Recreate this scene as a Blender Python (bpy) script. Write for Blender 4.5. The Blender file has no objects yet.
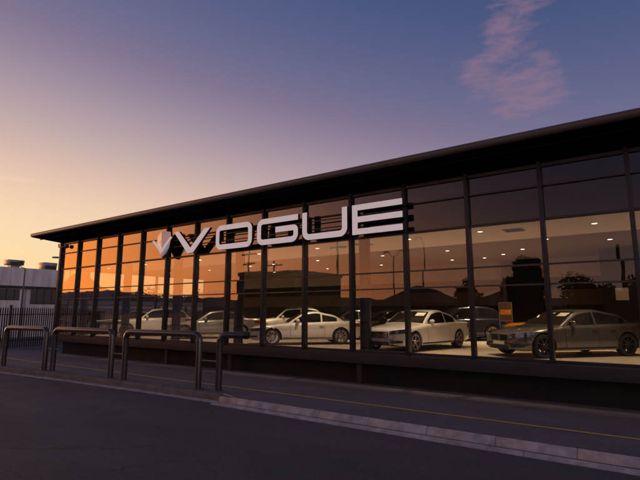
import bpy, bmesh, math, random
from mathutils import Vector, Matrix, noise
R = math.radians
rng = random.Random(7)
S = bpy.context.scene

# ------------------------------------------------------------------ camera
CZ = 1.34
cd = bpy.data.cameras.new('camera'); cam = bpy.data.objects.new('camera', cd)
S.collection.objects.link(cam)
cam.location = (0, 0, CZ)
cam.rotation_euler = (R(90 + 8.725), 0, R(35.51))
cd.sensor_fit = 'HORIZONTAL'; cd.sensor_width = 36; cd.lens = 469.3 / 640 * 36
cd.clip_start = 0.05; cd.clip_end = 6000
S.camera = cam
S.view_settings.view_transform = 'Standard'; S.view_settings.look = 'None'
S.view_settings.exposure = 0.0; S.view_settings.gamma = 1.0
S.view_settings.use_curve_mapping = False
S.cycles.max_bounces = 10; S.cycles.transparent_max_bounces = 24
S.cycles.glossy_bounces = 5; S.cycles.diffuse_bounces = 4
S.cycles.sample_clamp_indirect = 4.0
S.cycles.caustics_reflective = False; S.cycles.caustics_refractive = False
S.cycles.use_denoising = True

# ------------------------------------------------------------------ world: dusk sky
W = bpy.data.worlds.new('World'); S.world = W; W.use_nodes = True
nt = W.node_tree; nt.nodes.clear()
def N(t, tree=None, **k):
    n = (tree or nt).nodes.new(t)
    for a, b in k.items(): setattr(n, a, b)
    return n
def mth(op, a, b=None, c=None):
    n = N('ShaderNodeMath', operation=op)
    for i, x in enumerate((a, b, c)):
        if x is None: continue
        if isinstance(x, (int, float)): n.inputs[i].default_value = x
        else: nt.links.new(x, n.inputs[i])
    return n.outputs[0]
def ramp(fac, stops, interp='LINEAR', tree=None):
    t = tree or nt
    n = t.nodes.new('ShaderNodeValToRGB'); cr = n.color_ramp; cr.interpolation = interp
    while len(cr.elements) < len(stops): cr.elements.new(0.5)
    for e, (p, c) in zip(cr.elements, stops):
        e.position = p
        e.color = (c, c, c, 1) if isinstance(c, (int, float)) else (*c, 1)
    t.links.new(fac, n.inputs[0]); return n.outputs[0]
tc = N('ShaderNodeTexCoord'); sx = N('ShaderNodeSeparateXYZ')
nt.links.new(tc.outputs['Generated'], sx.inputs[0])
X_, Y_, Z_ = sx.outputs
elev = mth('MULTIPLY', mth('ARCSINE', Z_), 180 / math.pi)
bear = mth('MULTIPLY', mth('ARCTAN2', mth('MULTIPLY', X_, -1.0), Y_), 180 / math.pi)   # degrees left of the facade normal
def adiff(b0):
    d = mth('ABSOLUTE', mth('SUBTRACT', bear, b0))
    return mth('MINIMUM', d, mth('SUBTRACT', 360.0, d))
SUNB = 85.0
dsun = adiff(SUNB)
def smooth_stops(pts, lo, hi, n, sig, logd):
    # even, smoothed samples of a curve given by a few measured points (keeps the dusk gradient free of creases)
    def at(x):
        if x <= pts[0][0]: return pts[0][1]
        for (a, ca), (b, cb) in zip(pts, pts[1:]):
            if x <= b:
                f = (x - a) / (b - a)
                return tuple(math.exp(math.log(p) * (1 - f) + math.log(q) * f) if logd else p * (1 - f) + q * f for p, q in zip(ca, cb))
        return pts[-1][1]
    out = []
    for i in range(n):
        x = lo + (hi - lo) * i / (n - 1); ws = 0; acc = [0.0] * len(pts[0][1])
        for k in range(-12, 13):
            w_ = math.exp(-.5 * (k / 4) ** 2); c = at(min(max(x + k * sig / 4, lo), hi)); ws += w_
            acc = [a + w_ * q for a, q in zip(acc, c)]
        out.append((x / hi, tuple(a / ws for a in acc)))
    return out
g = ramp(mth('DIVIDE', dsun, 180.0), [(p, c[0]) for p, c in smooth_stops([(0, (0.0,)), (15, (.0,)), (30, (2.5/50,)), (49, (5.7/50,)), (63, (9/50,)), (85, (14.5/50,)), (110, (21/50,)), (150, (28/50,)), (180, (30/50,))], 0, 180, 32, 9.0, False)], 'B_SPLINE')
eeff = mth('ADD', elev, mth('MULTIPLY', g, 50.0))
SKY = [(0, (1.0, .60, .20)), (4, (.98, .72, .32)), (8, (.99, .745, .46)), (12, (.95, .66, .46)), (15.5, (.80, .54, .43)), (20.5, (.52, .39, .40)), (26, (.33, .25, .345)),
       (30, (.205, .158, .265)), (34, (.145, .145, .28)), (37, (.105, .12, .245)), (41, (.083, .1, .235)), (45, (.05, .083, .2)), (60, (.03, .055, .15)), (90, (.02, .04, .12))]
base = ramp(mth('DIVIDE', mth('MINIMUM', mth('MAXIMUM', eeff, 0.0), 62.0), 62.0), smooth_stops(SKY, 0, 62, 32, 2.2, True), 'B_SPLINE')
def gauss(x, s):   # exp(-(x/s)^2)
    q = mth('DIVIDE', x, s); return mth('EXPONENT', mth('MULTIPLY', mth('MULTIPLY', q, q), -1.0))
def mixc(f, a, b):
    n = N('ShaderNodeMix', data_type='RGBA')
    nt.links.new(f, n.inputs[0])
    for i, x in ((6, a), (7, b)):
        if isinstance(x, tuple): n.inputs[i].default_value = (*x, 1)
        else: nt.links.new(x, n.inputs[i])
    return n.outputs[2]
# afterglow bank low in the south-west, outside the frame (seen in the glass)
glow = mth('MULTIPLY', gauss(adiff(117.0), 19.0), gauss(mth('SUBTRACT', elev, 4.0), 14.0))
col = mixc(mth('MULTIPLY', glow, 0.95), base, (2.5, .68, .06))
# pale rose anti-twilight arch in the east, behind the viewer's right shoulder
east = mth('MULTIPLY', gauss(adiff(268.0), 50.0), gauss(mth('SUBTRACT', elev, 12.0), 22.0))
col = mixc(mth('MULTIPLY', east, .85), col, (.78, .58, .64))
glow2 = mth('MULTIPLY', gauss(adiff(140.0), 24.0), gauss(mth('SUBTRACT', elev, 1.5), 9.0))
col = mixc(mth('MULTIPLY', glow2, .85), col, (2.3, .66, .2))
# unseen rose sky lobe added low in the south-east to light the letters
se = mth('MULTIPLY', gauss(adiff(226.0), 28.0), gauss(mth('SUBTRACT', elev, 5.0), 15.0))
col = mixc(mth('MULTIPLY', se, .9), col, (1.7, 1.3, 1.3))
# thin pink clouds
def blob(b0, e0, sb, se, k=1.0):
    return mth('MULTIPLY', mth('MULTIPLY', gauss(adiff(b0), sb), gauss(mth('SUBTRACT', elev, e0), se)), k)
cm = N('ShaderNodeCombineXYZ')
nt.links.new(mth('DIVIDE', bear, 7.0), cm.inputs[0]); nt.links.new(mth('DIVIDE', elev, 2.4), cm.inputs[1])
mp_ = N('ShaderNodeMapping'); mp_.inputs['Rotation'].default_value = (0, 0, R(20)); nt.links.new(cm.outputs[0], mp_.inputs[0])
nz = N('ShaderNodeTexNoise'); nz.inputs['Scale'].default_value = 1.9; nz.inputs['Detail'].default_value = 9; nz.inputs['Roughness'].default_value = .66; nz.inputs['Distortion'].default_value = .9
nt.links.new(mp_.outputs[0], nz.inputs['Vector'])
msk = mth('ADD', mth('ADD', blob(15.4, 26.8, 3.0, 2.2, .72), blob(10.8, 23.4, 4.6, 2.2, .7)), mth('ADD', blob(12.6, 30.5, 2.4, 2.4, .7), mth('ADD', blob(9.6, 33.5, 3.6, 2.6, .65), blob(8.8, 26.0, 2.4, 3.0, .55))))
cm2 = N('ShaderNodeCombineXYZ')
nt.links.new(mth('DIVIDE', bear, 3.2), cm2.inputs[0]); nt.links.new(mth('DIVIDE', elev, .75), cm2.inputs[1])
mp2 = N('ShaderNodeMapping'); mp2.inputs['Rotation'].default_value = (0, 0, R(12)); nt.links.new(cm2.outputs[0], mp2.inputs[0])
nz2 = N('ShaderNodeTexNoise'); nz2.inputs['Scale'].default_value = 1.0; nz2.inputs['Detail'].default_value = 6; nz2.inputs['Distortion'].default_value = .6; nt.links.new(mp2.outputs[0], nz2.inputs['Vector'])
rag = mth('ADD', mth('MULTIPLY', mth('SUBTRACT', nz.outputs[0], .5), 2.0), mth('MULTIPLY', mth('SUBTRACT', nz2.outputs[0], .5), 1.5))
wisp = ramp(mth('MULTIPLY', mth('MINIMUM', mth('MULTIPLY', msk, 2.2), 1.0), mth('ADD', msk, rag)), [(0.1, 0.0), (1.0, .8)])
col = mixc(mth('MULTIPLY', wisp, .62), col, (.36, .20, .27))
msk2 = mth('ADD', blob(69.0, 13.6, 2.6, .5, .8), blob(62.0, 9.5, 7.0, .5, .2))
wisp2 = ramp(mth('MULTIPLY', nz.outputs[0], msk2), [(0.18, 0.0), (0.6, 1.0)])
col = mixc(mth('MULTIPLY', wisp2, .6), col, (1.0, .66, .45))
# dim violet air below the horizon
below = ramp(mth('ADD', mth('DIVIDE', elev, 20.0), .5), [(.42, 1.0), (.49, 0.0)])
col = mixc(below, col, (.05, .04, .05))
bg = N('ShaderNodeBackground'); nt.links.new(col, bg.inputs[0]); bg.inputs[1].default_value = 0.93
sky = N('ShaderNodeTexSky', sky_type='NISHITA'); sky.sun_disc = False
SUN_EL, SUN_BEAR = 2.5, 98.0
sky.sun_elevation = R(SUN_EL); sky.sun_rotation = R(-SUN_BEAR)
bg2 = N('ShaderNodeBackground'); nt.links.new(sky.outputs[0], bg2.inputs[0]); bg2.inputs[1].default_value = 0.015
ad = N('ShaderNodeAddShader'); nt.links.new(bg.outputs[0], ad.inputs[0]); nt.links.new(bg2.outputs[0], ad.inputs[1])
wo = N('ShaderNodeOutputWorld'); nt.links.new(ad.outputs[0], wo.inputs[0])

# ------------------------------------------------------------------ the last of the sun
sl = bpy.data.lights.new('sun', 'SUN'); sl.energy = 0.5; sl.angle = R(4); sl.color = (1, .5, .25)
so = bpy.data.objects.new('sun', sl); S.collection.objects.link(so)
b_ = R(SUN_BEAR); e_ = R(SUN_EL)
sd = Vector((-math.sin(b_) * math.cos(e_), math.cos(b_) * math.cos(e_), math.sin(e_)))
so.rotation_euler = sd.to_track_quat('Z', 'Y').to_euler()

# ------------------------------------------------------------------ helpers
C = S.collection
def tag(o, label=None, cat=None, group=None, kind=None):
    if label: o['label'] = label
    if cat: o['category'] = cat
    if group: o['group'] = group
    if kind: o['kind'] = kind
    return o
def thing(name, label, cat, loc=(0, 0, 0), rz=0, group=None):
    o = bpy.data.objects.new(name, None); C.objects.link(o); o.empty_display_size = .2
    o.location = loc; o.rotation_euler = (0, 0, rz)
    return tag(o, label, cat, group)
def link(name, me, parent=None):
    o = bpy.data.objects.new(name, me); C.objects.link(o)
    if parent: o.parent = parent
    return o
def copy_tree(o, parent=None):
    c = o.copy(); C.objects.link(c)
    if parent: c.parent = parent
    for ch in list(o.children): copy_tree(ch, c)
    return c
class MB:
    def __init__(s): s.v = []; s.f = []; s.m = []
    def add(s, vs, fs, mi=0):
        b = len(s.v); s.v += [tuple(v) for v in vs]; s.f += [tuple(b + i for i in f) for f in fs]; s.m += [mi] * len(fs); return s
    def box(s, x0, x1, y0, y1, z0, z1, mi=0):
        return s.add([(x0, y0, z0), (x1, y0, z0), (x1, y1, z0), (x0, y1, z0), (x0, y0, z1), (x1, y0, z1), (x1, y1, z1), (x0, y1, z1)],
                     [(3, 2, 1, 0), (4, 5, 6, 7), (0, 1, 5, 4), (1, 2, 6, 5), (2, 3, 7, 6), (3, 0, 4, 7)], mi)
    def tube(s, pts, r, n=10, cap=True, mi=0):
        pts = [Vector(p) for p in pts]; rs = r if isinstance(r, (list, tuple)) else [r] * len(pts)
        rings = []; u = None
        for i, p in enumerate(pts):
            d = (pts[min(i + 1, len(pts) - 1)] - pts[max(i - 1, 0)]).normalized()
            if u is None:
                u = d.orthogonal().normalized()
            u = (u - d * u.dot(d)).normalized(); w = d.cross(u)
            rings.append([p + (u * math.cos(2 * math.pi * k / n) + w * math.sin(2 * math.pi * k / n)) * rs[i] for k in range(n)])
        vs = [q for rg in rings for q in rg]; fs = []
        for i in range(len(pts) - 1):
            for k in range(n):
                fs.append((i * n + k, i * n + (k + 1) % n, (i + 1) * n + (k + 1) % n, (i + 1) * n + k))
        if cap: fs += [tuple(range(n))[::-1], tuple((len(pts) - 1) * n + k for k in range(n))]
        return s.add(vs, fs, mi)
    def prism(s, poly, y0, y1, mi=0):          # poly in (x, z), extruded along y
        n = len(poly)
        vs = [(x, y0, z) for x, z in poly] + [(x, y1, z) for x, z in poly]
        fs = [tuple(range(n)), tuple(range(2 * n - 1, n - 1, -1))] + [(i, i + n, (i + 1) % n + n, (i + 1) % n) for i in range(n)]
        return s.add(vs, fs, mi)
    def lathe(s, prof, n=24, axis='z', c=(0, 0, 0), mi=0):    # prof: (r, h)
        vs = []; fs = []; m = len(prof)
        for k in range(n):
            a = 2 * math.pi * k / n
            for r, h in prof:
                p = (r * math.cos(a), r * math.sin(a), h) if axis == 'z' else (r * math.cos(a), h, r * math.sin(a))
                vs.append((p[0] + c[0], p[1] + c[1], p[2] + c[2]))
        for k in range(n):
            for j in range(m - 1):
                a, b = k * m, ((k + 1) % n) * m
                fs.append((a + j, b + j, b + j + 1, a + j + 1))
        return s.add(vs, fs, mi)
    def mesh(s, name, mats, smooth=False, ang=35, recalc=True, bevel=0):
        me = bpy.data.meshes.new(name); me.from_pydata(s.v, [], s.f)
        for m in (mats if isinstance(mats, (list, tuple)) else [mats]): me.materials.append(m)
        me.polygons.foreach_set('material_index', s.m)
        if recalc or bevel:
            bm = bmesh.new(); bm.from_mesh(me)
            if recalc: bmesh.ops.recalc_face_normals(bm, faces=bm.faces)
            if bevel:
                eds = [e for e in bm.edges if len(e.link_faces) == 2 and e.calc_face_angle(0) > R(40)]
                bmesh.ops.bevel(bm, geom=eds, offset=bevel, segments=2, affect='EDGES', profile=.5)
            bm.to_mesh(me); bm.free()
        if smooth or bevel:
            me.polygons.foreach_set('use_smooth', [True] * len(me.polygons)); me.set_sharp_from_angle(angle=R(ang))
        me.update(); return me
    def obj(s, name, mats, parent=None, **k):
        return link(name, s.mesh(name, mats, **k), parent)

# ------------------------------------------------------------------ materials
def mat(name, colr, rough=.6, metal=0., spec=.5, var=0., vscale=3., bump=0., bscale=30., coat=0., rvar=0.):
    m = bpy.data.materials.new(name); m.use_nodes = True; t = m.node_tree; p = t.nodes['Principled BSDF']
    p.inputs['Base Color'].default_value = (*colr, 1); p.inputs['Roughness'].default_value = rough
    p.inputs['Metallic'].default_value = metal; p.inputs['Specular IOR Level'].default_value = spec
    p.inputs['Coat Weight'].default_value = coat; p.inputs['Coat Roughness'].default_value = .03
    co = None
    if var or bump or rvar:
        co = t.nodes.new('ShaderNodeTexCoord').outputs['Object']
    if var or rvar:
        n = t.nodes.new('ShaderNodeTexNoise'); n.inputs['Scale'].default_value = vscale; n.inputs['Detail'].default_value = 6; n.inputs['Roughness'].default_value = .6
        t.links.new(co, n.inputs['Vector'])
        if var:
            cr = ramp(n.outputs[0], [(.3, tuple(c * (1 - var) for c in colr)), (.7, tuple(min(1, c * (1 + var)) for c in colr))], tree=t)
            t.links.new(cr, p.inputs['Base Color'])
        if rvar:
            rr = ramp(n.outputs[0], [(.3, max(.02, rough - rvar)), (.7, min(1, rough + rvar))], tree=t)
            t.links.new(rr, p.inputs['Roughness'])
    if bump:
        n2 = t.nodes.new('ShaderNodeTexNoise'); n2.inputs['Scale'].default_value = bscale; n2.inputs['Detail'].default_value = 5
        t.links.new(co, n2.inputs['Vector'])
        b = t.nodes.new('ShaderNodeBump'); b.inputs['Strength'].default_value = bump; b.inputs['Distance'].default_value = .02
        t.links.new(n2.outputs[0], b.inputs['Height']); t.links.new(b.outputs[0], p.inputs['Normal'])
    return m
def emit(name, colr, s):
    m = bpy.data.materials.new(name); m.use_nodes = True; t = m.node_tree; p = t.nodes['Principled BSDF']
    p.inputs['Base Color'].default_value = (*colr, 1); p.inputs['Emission Color'].default_value = (*colr, 1); p.inputs['Emission Strength'].default_value = s
    return m
def asphalt():
    m = mat('asphalt', (.085, .078, .08), .8); t = m.node_tree; p = t.nodes['Principled BSDF']
    co = t.nodes.new('ShaderNodeTexCoord').outputs['Object']
    def nz_(sc, d=5, r=.6, map_=None):
        n = t.nodes.new('ShaderNodeTexNoise'); n.inputs['Scale'].default_value = sc; n.inputs['Detail'].default_value = d; n.inputs['Roughness'].default_value = r
        if map_:
            mm = t.nodes.new('ShaderNodeMapping'); mm.inputs['Scale'].default_value = map_; t.links.new(co, mm.inputs[0]); t.links.new(mm.outputs[0], n.inputs['Vector'])
        else: t.links.new(co, n.inputs['Vector'])
        return n.outputs[0]
    a = ramp(nz_(60, 4, .75), [(.3, (.04, .033, .033)), (.5, (.085, .07, .071)), (.72, (.19, .16, .16))], tree=t)
    b = ramp(nz_(.5, 6, .65, (.35, 1.3, 1)), [(.3, .72), (.7, 1.2)], tree=t)
    mx = t.nodes.new('ShaderNodeMix'); mx.data_type = 'RGBA'; mx.blend_type = 'MULTIPLY'; mx.inputs[0].default_value = 1
    t.links.new(a, mx.inputs[6]); t.links.new(b, mx.inputs[7]); t.links.new(mx.outputs[2], p.inputs['Base Color'])
    vo = t.nodes.new('ShaderNodeTexVoronoi'); vo.feature = 'DISTANCE_TO_EDGE'; vo.inputs['Scale'].default_value = .38; 
    wv = t.nodes.new('ShaderNodeVectorMath'); wv.operation = 'MULTIPLY_ADD'
    nw = t.nodes.new('ShaderNodeTexNoise'); nw.inputs['Scale'].default_value = 1.7; nw.inputs['Detail'].default_value = 6; t.links.new(co, nw.inputs['Vector'])
    t.links.new(nw.outputs['Color'], wv.inputs[0]); wv.inputs[1].default_value = (.8, .8, 0); t.links.new(co, wv.inputs[2]); t.links.new(wv.outputs[0], vo.inputs['Vector'])
    cr = ramp(vo.outputs['Distance'], [(.0, .45), (.006, 1.0)], tree=t)
    mk = ramp(nz_(.22, 3), [(.48, 0.0), (.56, 1.0)], tree=t)
    m2 = t.nodes.new('ShaderNodeMix'); m2.data_type = 'RGBA'; m2.blend_type = 'MULTIPLY'; t.links.new(mk, m2.inputs[0])
    t.links.new(mx.outputs[2], m2.inputs[6]); t.links.new(cr, m2.inputs[7]); t.links.new(m2.outputs[2], p.inputs['Base Color'])
    rr = ramp(nz_(1.2, 5), [(.3, .62), (.7, .85)], tree=t); t.links.new(rr, p.inputs['Roughness'])
    bp = t.nodes.new('ShaderNodeBump'); bp.inputs['Strength'].default_value = .55; bp.inputs['Distance'].default_value = .01
    t.links.new(nz_(90, 4), bp.inputs['Height']); t.links.new(bp.outputs[0], p.inputs['Normal'])
    return m
def pavers():
    m = mat('block_paving', (.1, .09, .095), .8); t = m.node_tree; p = t.nodes['Principled BSDF']
    co = t.nodes.new('ShaderNodeTexCoord').outputs['Object']
    br = t.nodes.new('ShaderNodeTexBrick'); br.inputs['Scale'].default_value = 1.0
    br.inputs['Brick Width'].default_value = .22; br.inputs['Row Height'].default_value = .11; br.inputs['Mortar Size'].default_value = .006
    br.inputs['Color1'].default_value = (.175, .15, .155, 1); br.inputs['Color2'].default_value = (.155, .133, .138, 1); br.inputs['Mortar'].default_value = (.135, .115, .118, 1)
    mm = t.nodes.new('ShaderNodeMapping'); mm.inputs['Rotation'].default_value = (0, 0, R(90)); t.links.new(co, mm.inputs[0]); t.links.new(mm.outputs[0], br.inputs['Vector'])
    n = t.nodes.new('ShaderNodeTexNoise'); n.inputs['Scale'].default_value = .8; n.inputs['Detail'].default_value = 7; n.inputs['Roughness'].default_value = .65; t.links.new(co, n.inputs['Vector'])
    b = ramp(n.outputs[0], [(.3, .75), (.7, 1.2)], tree=t)
    mx = t.nodes.new('ShaderNodeMix'); mx.data_type = 'RGBA'; mx.blend_type = 'MULTIPLY'; mx.inputs[0].default_value = 1
    t.links.new(br.outputs[0], mx.inputs[6]); t.links.new(b, mx.inputs[7]); t.links.new(mx.outputs[2], p.inputs['Base Color'])
    bp = t.nodes.new('ShaderNodeBump'); bp.inputs['Strength'].default_value = .25; bp.inputs['Distance'].default_value = .004; bp.invert = True
    t.links.new(br.outputs['Fac'], bp.inputs['Height']); t.links.new(bp.outputs[0], p.inputs['Normal'])
    return m
def tiles(name, c1, c2, size, rough):
    m = mat(name, c1, rough); t = m.node_tree; p = t.nodes['Principled BSDF']
    co = t.nodes.new('ShaderNodeTexCoord').outputs['Object']
    br = t.nodes.new('ShaderNodeTexBrick'); br.offset = 0; br.inputs['Scale'].default_value = 1.0
    br.inputs['Brick Width'].default_value = size; br.inputs['Row Height'].default_value = size; br.inputs['Mortar Size'].default_value = .004
    br.inputs['Color1'].default_value = (*c1, 1); br.inputs['Color2'].default_value = (*c2, 1); br.inputs['Mortar'].default_value = (*[c * .5 for c in c1], 1)
    t.links.new(co, br.inputs['Vector']); t.links.new(br.outputs[0], p.inputs['Base Color'])
    return m
def glass(name, tint, tr, r0, k, pw, gcol, opaque=None):
    """coated architectural glass: see-through share plus a mirror share that grows at grazing angles"""
    m = bpy.data.materials.new(name); m.use_nodes = True; t = m.node_tree; t.nodes.clear()
    lw = t.nodes.new('ShaderNodeLayerWeight'); lw.inputs['Blend'].default_value = .5
    def mt(op, a, b):
        n = t.nodes.new('ShaderNodeMath'); n.operation = op; n.use_clamp = False
        for i, x in enumerate((a, b)):
            if isinstance(x, (int, float)): n.inputs[i].default_value = x
            else: t.links.new(x, n.inputs[i])
        return n.outputs[0]
    f = mt('MINIMUM', mt('ADD', mt('MULTIPLY', mt('POWER', lw.outputs['Facing'], pw), k), r0), 1.0)
    gl = t.nodes.new('ShaderNodeBsdfGlossy'); gl.inputs['Color'].default_value = (*gcol, 1); gl.inputs['Roughness'].default_value = 0.0
    if opaque:
        ba = t.nodes.new('ShaderNodeBsdfDiffuse'); ba.inputs['Color'].default_value = (*opaque, 1)
    else:
        ba = t.nodes.new('ShaderNodeBsdfTransparent'); ba.inputs['Color'].default_value = (*[c * tr for c in tint], 1)
    co = t.nodes.new('ShaderNodeTexCoord'); no = t.nodes.new('ShaderNodeTexNoise'); no.inputs['Scale'].default_value = .9; no.inputs['Detail'].default_value = 1.5
    t.links.new(co.outputs['Object'], no.inputs['Vector'])
    bu = t.nodes.new('ShaderNodeBump'); bu.inputs['Strength'].default_value = .12; bu.inputs['Distance'].default_value = .02
    t.links.new(no.outputs[0], bu.inputs['Height']); t.links.new(bu.outputs[0], gl.inputs['Normal'])
    mx = t.nodes.new('ShaderNodeMixShader'); t.links.new(f, mx.inputs[0]); t.links.new(ba.outputs[0], mx.inputs[1]); t.links.new(gl.outputs[0], mx.inputs[2])
    o = t.nodes.new('ShaderNodeOutputMaterial'); t.links.new(mx.outputs[0], o.inputs[0])
    return m
M = {}
M['asphalt'] = asphalt(); M['pavers'] = pavers()
M['concrete'] = mat('concrete', (.34, .325, .335), .85, var=.35, vscale=5, bump=.3, bscale=60)
M['concrete_dark'] = mat('worn_concrete', (.12, .11, .105), .85, var=.35, vscale=4, bump=.3, bscale=50)
M['earth'] = mat('earth', (.07, .06, .055), .95, var=.3, vscale=.4)
M['yellow'] = mat('yellow_paint', (.85, .5, .1), .7, var=.25, vscale=14)
M['frame'] = mat('dark_metal', (.022, .021, .022), .45, spec=.4, rvar=.1)
M['rail'] = mat('rail_metal', (.045, .043, .045), .4, metal=.3, rvar=.1)
M['roof'] = mat('roof_sheet', (.08, .072, .075), .5, metal=.2, var=.12, vscale=1.5)
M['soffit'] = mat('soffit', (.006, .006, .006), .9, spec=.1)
M['slab'] = mat('slab_edge', (.022, .018, .018), .7, var=.3, vscale=2)
M['plinth'] = mat('plinth_wall', (.006, .0055, .0055), .8, var=.3, vscale=2)
M['pane'] = glass('window_glass', (1, .97, .93), .88, .04, .75, 1.9, (1, .95, .92))
M['spandrel'] = glass('spandrel_glass', None, 0, .05, .95, 1.7, (1, .96, .95), opaque=(.004, .004, .005))
M['floor'] = tiles('floor_tile', (.5, .42, .34), (.47, .39, .315), .6, .4)
M['ceil_lt'] = mat('ceiling_strip', (.85, .78, .72), .9, var=.05, vscale=.6)
M['ceil_dk'] = mat('ceiling_board', (.2, .17, .16), .9, var=.06, vscale=.6)
M['wall_dk'] = mat('charcoal_wall', (.012, .0105, .01), .7, var=.2, vscale=1.0)
M['wall_tan'] = mat('tan_wall', (.10, .078, .06), .8, var=.12, vscale=1.2)
M['black_wall'] = mat('black_curtain', (.004, .004, .004), .9)
M['wall_up'] = mat('upper_wall_paint', (.45, .36, .29), .8, var=.08)
M['letter'] = mat('letter_face', (.88, .86, .87), .35, var=.04, vscale=2)      # pale face; faint glow added to brighten it, no lamp known inside
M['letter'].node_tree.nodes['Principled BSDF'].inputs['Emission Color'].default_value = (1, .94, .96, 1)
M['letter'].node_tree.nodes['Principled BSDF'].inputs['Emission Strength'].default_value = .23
M['shield'] = mat('shield_face', (.85, .8, .8), .3, metal=.2)
M['letter_back'] = mat('letter_return', (.03, .03, .032), .5)
M['white_wall'] = mat('white_cladding', (.74, .69, .69), .7, var=.12, vscale=1.1)
def cladding():
    m = mat('white_cladding_sheet', (.74, .69, .69), .7); t = m.node_tree; p = t.nodes['Principled BSDF']
    co = t.nodes.new('ShaderNodeTexCoord').outputs['Object']; sp = t.nodes.new('ShaderNodeSeparateXYZ'); t.links.new(co, sp.inputs[0])
    cb = t.nodes.new('ShaderNodeCombineXYZ'); t.links.new(sp.outputs[1], cb.inputs[0]); t.links.new(sp.outputs[2], cb.inputs[1])
    br = t.nodes.new('ShaderNodeTexBrick'); br.offset = 0; br.inputs['Scale'].default_value = 1; br.inputs['Brick Width'].default_value = 1.2; br.inputs['Row Height'].default_value = 2.4; br.inputs['Mortar Size'].default_value = .012
    br.inputs['Color1'].default_value = (.76, .71, .71, 1); br.inputs['Color2'].default_value = (.68, .635, .635, 1); br.inputs['Mortar'].default_value = (.3, .28, .28, 1); t.links.new(cb.outputs[0], br.inputs['Vector'])
    n = t.nodes.new('ShaderNodeTexNoise'); n.inputs['Scale'].default_value = 1.0; n.inputs['Detail'].default_value = 7
    mp3 = t.nodes.new('ShaderNodeMapping'); mp3.inputs['Scale'].default_value = (1, 2.2, .35); t.links.new(co, mp3.inputs[0]); t.links.new(mp3.outputs[0], n.inputs['Vector'])
    st = ramp(n.outputs[0], [(.35, .72), (.65, 1.05)], tree=t)
    mx = t.nodes.new('ShaderNodeMix'); mx.data_type = 'RGBA'; mx.blend_type = 'MULTIPLY'; mx.inputs[0].default_value = 1
    t.links.new(br.outputs[0], mx.inputs[6]); t.links.new(st, mx.inputs[7]); t.links.new(mx.outputs[2], p.inputs['Base Color'])
    return m
M['cladding'] = cladding()
M['dark_glass'] = mat('dark_window', (.02, .018, .018), .12, var=.4, vscale=2.)
M['grey_metal'] = mat('galvanised', (.25, .24, .24), .45, metal=.6, var=.15, vscale=4)
M['pole'] = mat('pole_paint', (.09, .085, .085), .5)
M['hoop'] = mat('hoop_steel', (.045, .037, .035), .27, metal=.25, spec=1.0)
M['hill'] = mat('hillside', (.09, .085, .1), .95, var=.2, vscale=.02)
M['leaf'] = mat('foliage', (.035, .045, .02), .8, var=.5, vscale=1.5)
M['bark'] = mat('bark', (.06, .045, .035), .9, var=.3, vscale=6)
M['tyre'] = mat('tyre_rubber', (.018, .018, .018), .75)
M['rim_lt'] = mat('alloy', (.5, .47, .44), .28, metal=.85)
M['rim_dk'] = mat('dark_alloy', (.06, .055, .055), .3, metal=.7)
M['black'] = mat('black_trim', (.012, .012, .013), .35)
M['chrome'] = mat('chrome', (.75, .72, .7), .12, metal=1)
M['carglass'] = mat('car_glass', (.012, .012, .014), .04, spec=.8)
M['lens'] = mat('headlamp_lens', (.13, .16, .27), .06, spec=1.0, metal=.35, var=.6, vscale=11)
M['tail'] = mat('tail_lamp', (.35, .02, .015), .12)
M['under'] = mat('underbody', (.01, .01, .01), .8)
M['paper'] = mat('paper', (.75, .72, .68), .8)
M['lamp'] = emit('downlight_glow', (1, .82, .6), 9)
M['poster'] = mat('poster_print', (.10, .045, .03), .4)
M['poster_mid'] = mat('poster_orange', (.5, .17, .02), .4, var=.5, vscale=9)
M['plate'] = mat('number_plate', (.6, .58, .52), .5)
def paint(name, c, metal=0., rough=.28):
    return mat(name, c, rough, metal=metal, coat=1.0)
M['p_white'] = paint('white_paint', (.8, .77, .72)); M['p_cream'] = paint('pearl_paint', (.77, .745, .72))
M['p_grey'] = paint('silver_grey_paint', (.33, .31, .30), .35); M['p_bronze'] = paint('bronze_grey_paint', (.17, .163, .16), .65, .27)
M['p_yellow'] = paint('yellow_car_paint', (.55, .24, .012)); M['p_blue'] = paint('navy_paint', (.02, .028, .06), .3)
M['p_black'] = paint('black_car_paint', (.015, .015, .017)); M['p_silver'] = paint('silver_paint', (.45, .43, .42), .6)

# ------------------------------------------------------------------ ground, road, pavement
def kerb_y(x):          # front edge of the raised kerb, bending towards the camera on the left
    return 7.0 if x > -7.6 else 7.06 - .028 * (-7.6 - x) - .0035 * (-7.6 - x) ** 2
def pave_z(y): return -.36 - .0935 * (y - 7.0)
mb = MB()
gx = [-4000, -400, -80, -40, 0, 40, 400, 4000]
gy = [(-4000, -.6), (-400, -.6), (-30, -.6), (-13, -.6), (6.6, -.6), (14.3, -1.16), (60, -1.16), (400, -1.16), (4000, -1.16)]
for i in range(len(gx)):
    for y, z in gy: mb.v.append((gx[i], y, z))
n = len(gy)
for i in range(len(gx) - 1):
    for j in range(n - 1):
        mb.f.append((i * n + j, (i + 1) * n + j, (i + 1) * n + j + 1, i * n + j + 1)); mb.m.append(0)
tag(mb.obj('ground', M['earth'], recalc=False), kind='structure')
xs = [-120, -80, -60, -45] + [-40 + .5 * i for i in range(66)] + [-7, 0, 20, 60, 120]
mb = MB()
for i, x in enumerate(xs):
    yk = max(kerb_y(x), -9) if x > -45 else kerb_y(-45)
    mb.v += [(x, -13, -.52), (x, yk + .02, -.52)]
for i in range(len(xs) - 1): mb.f.append((2*i, 2*i+2, 2*i+3, 2*i+1)); mb.m.append(0)
tag(mb.obj('road', M['asphalt'], recalc=False), kind='structure')
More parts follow.
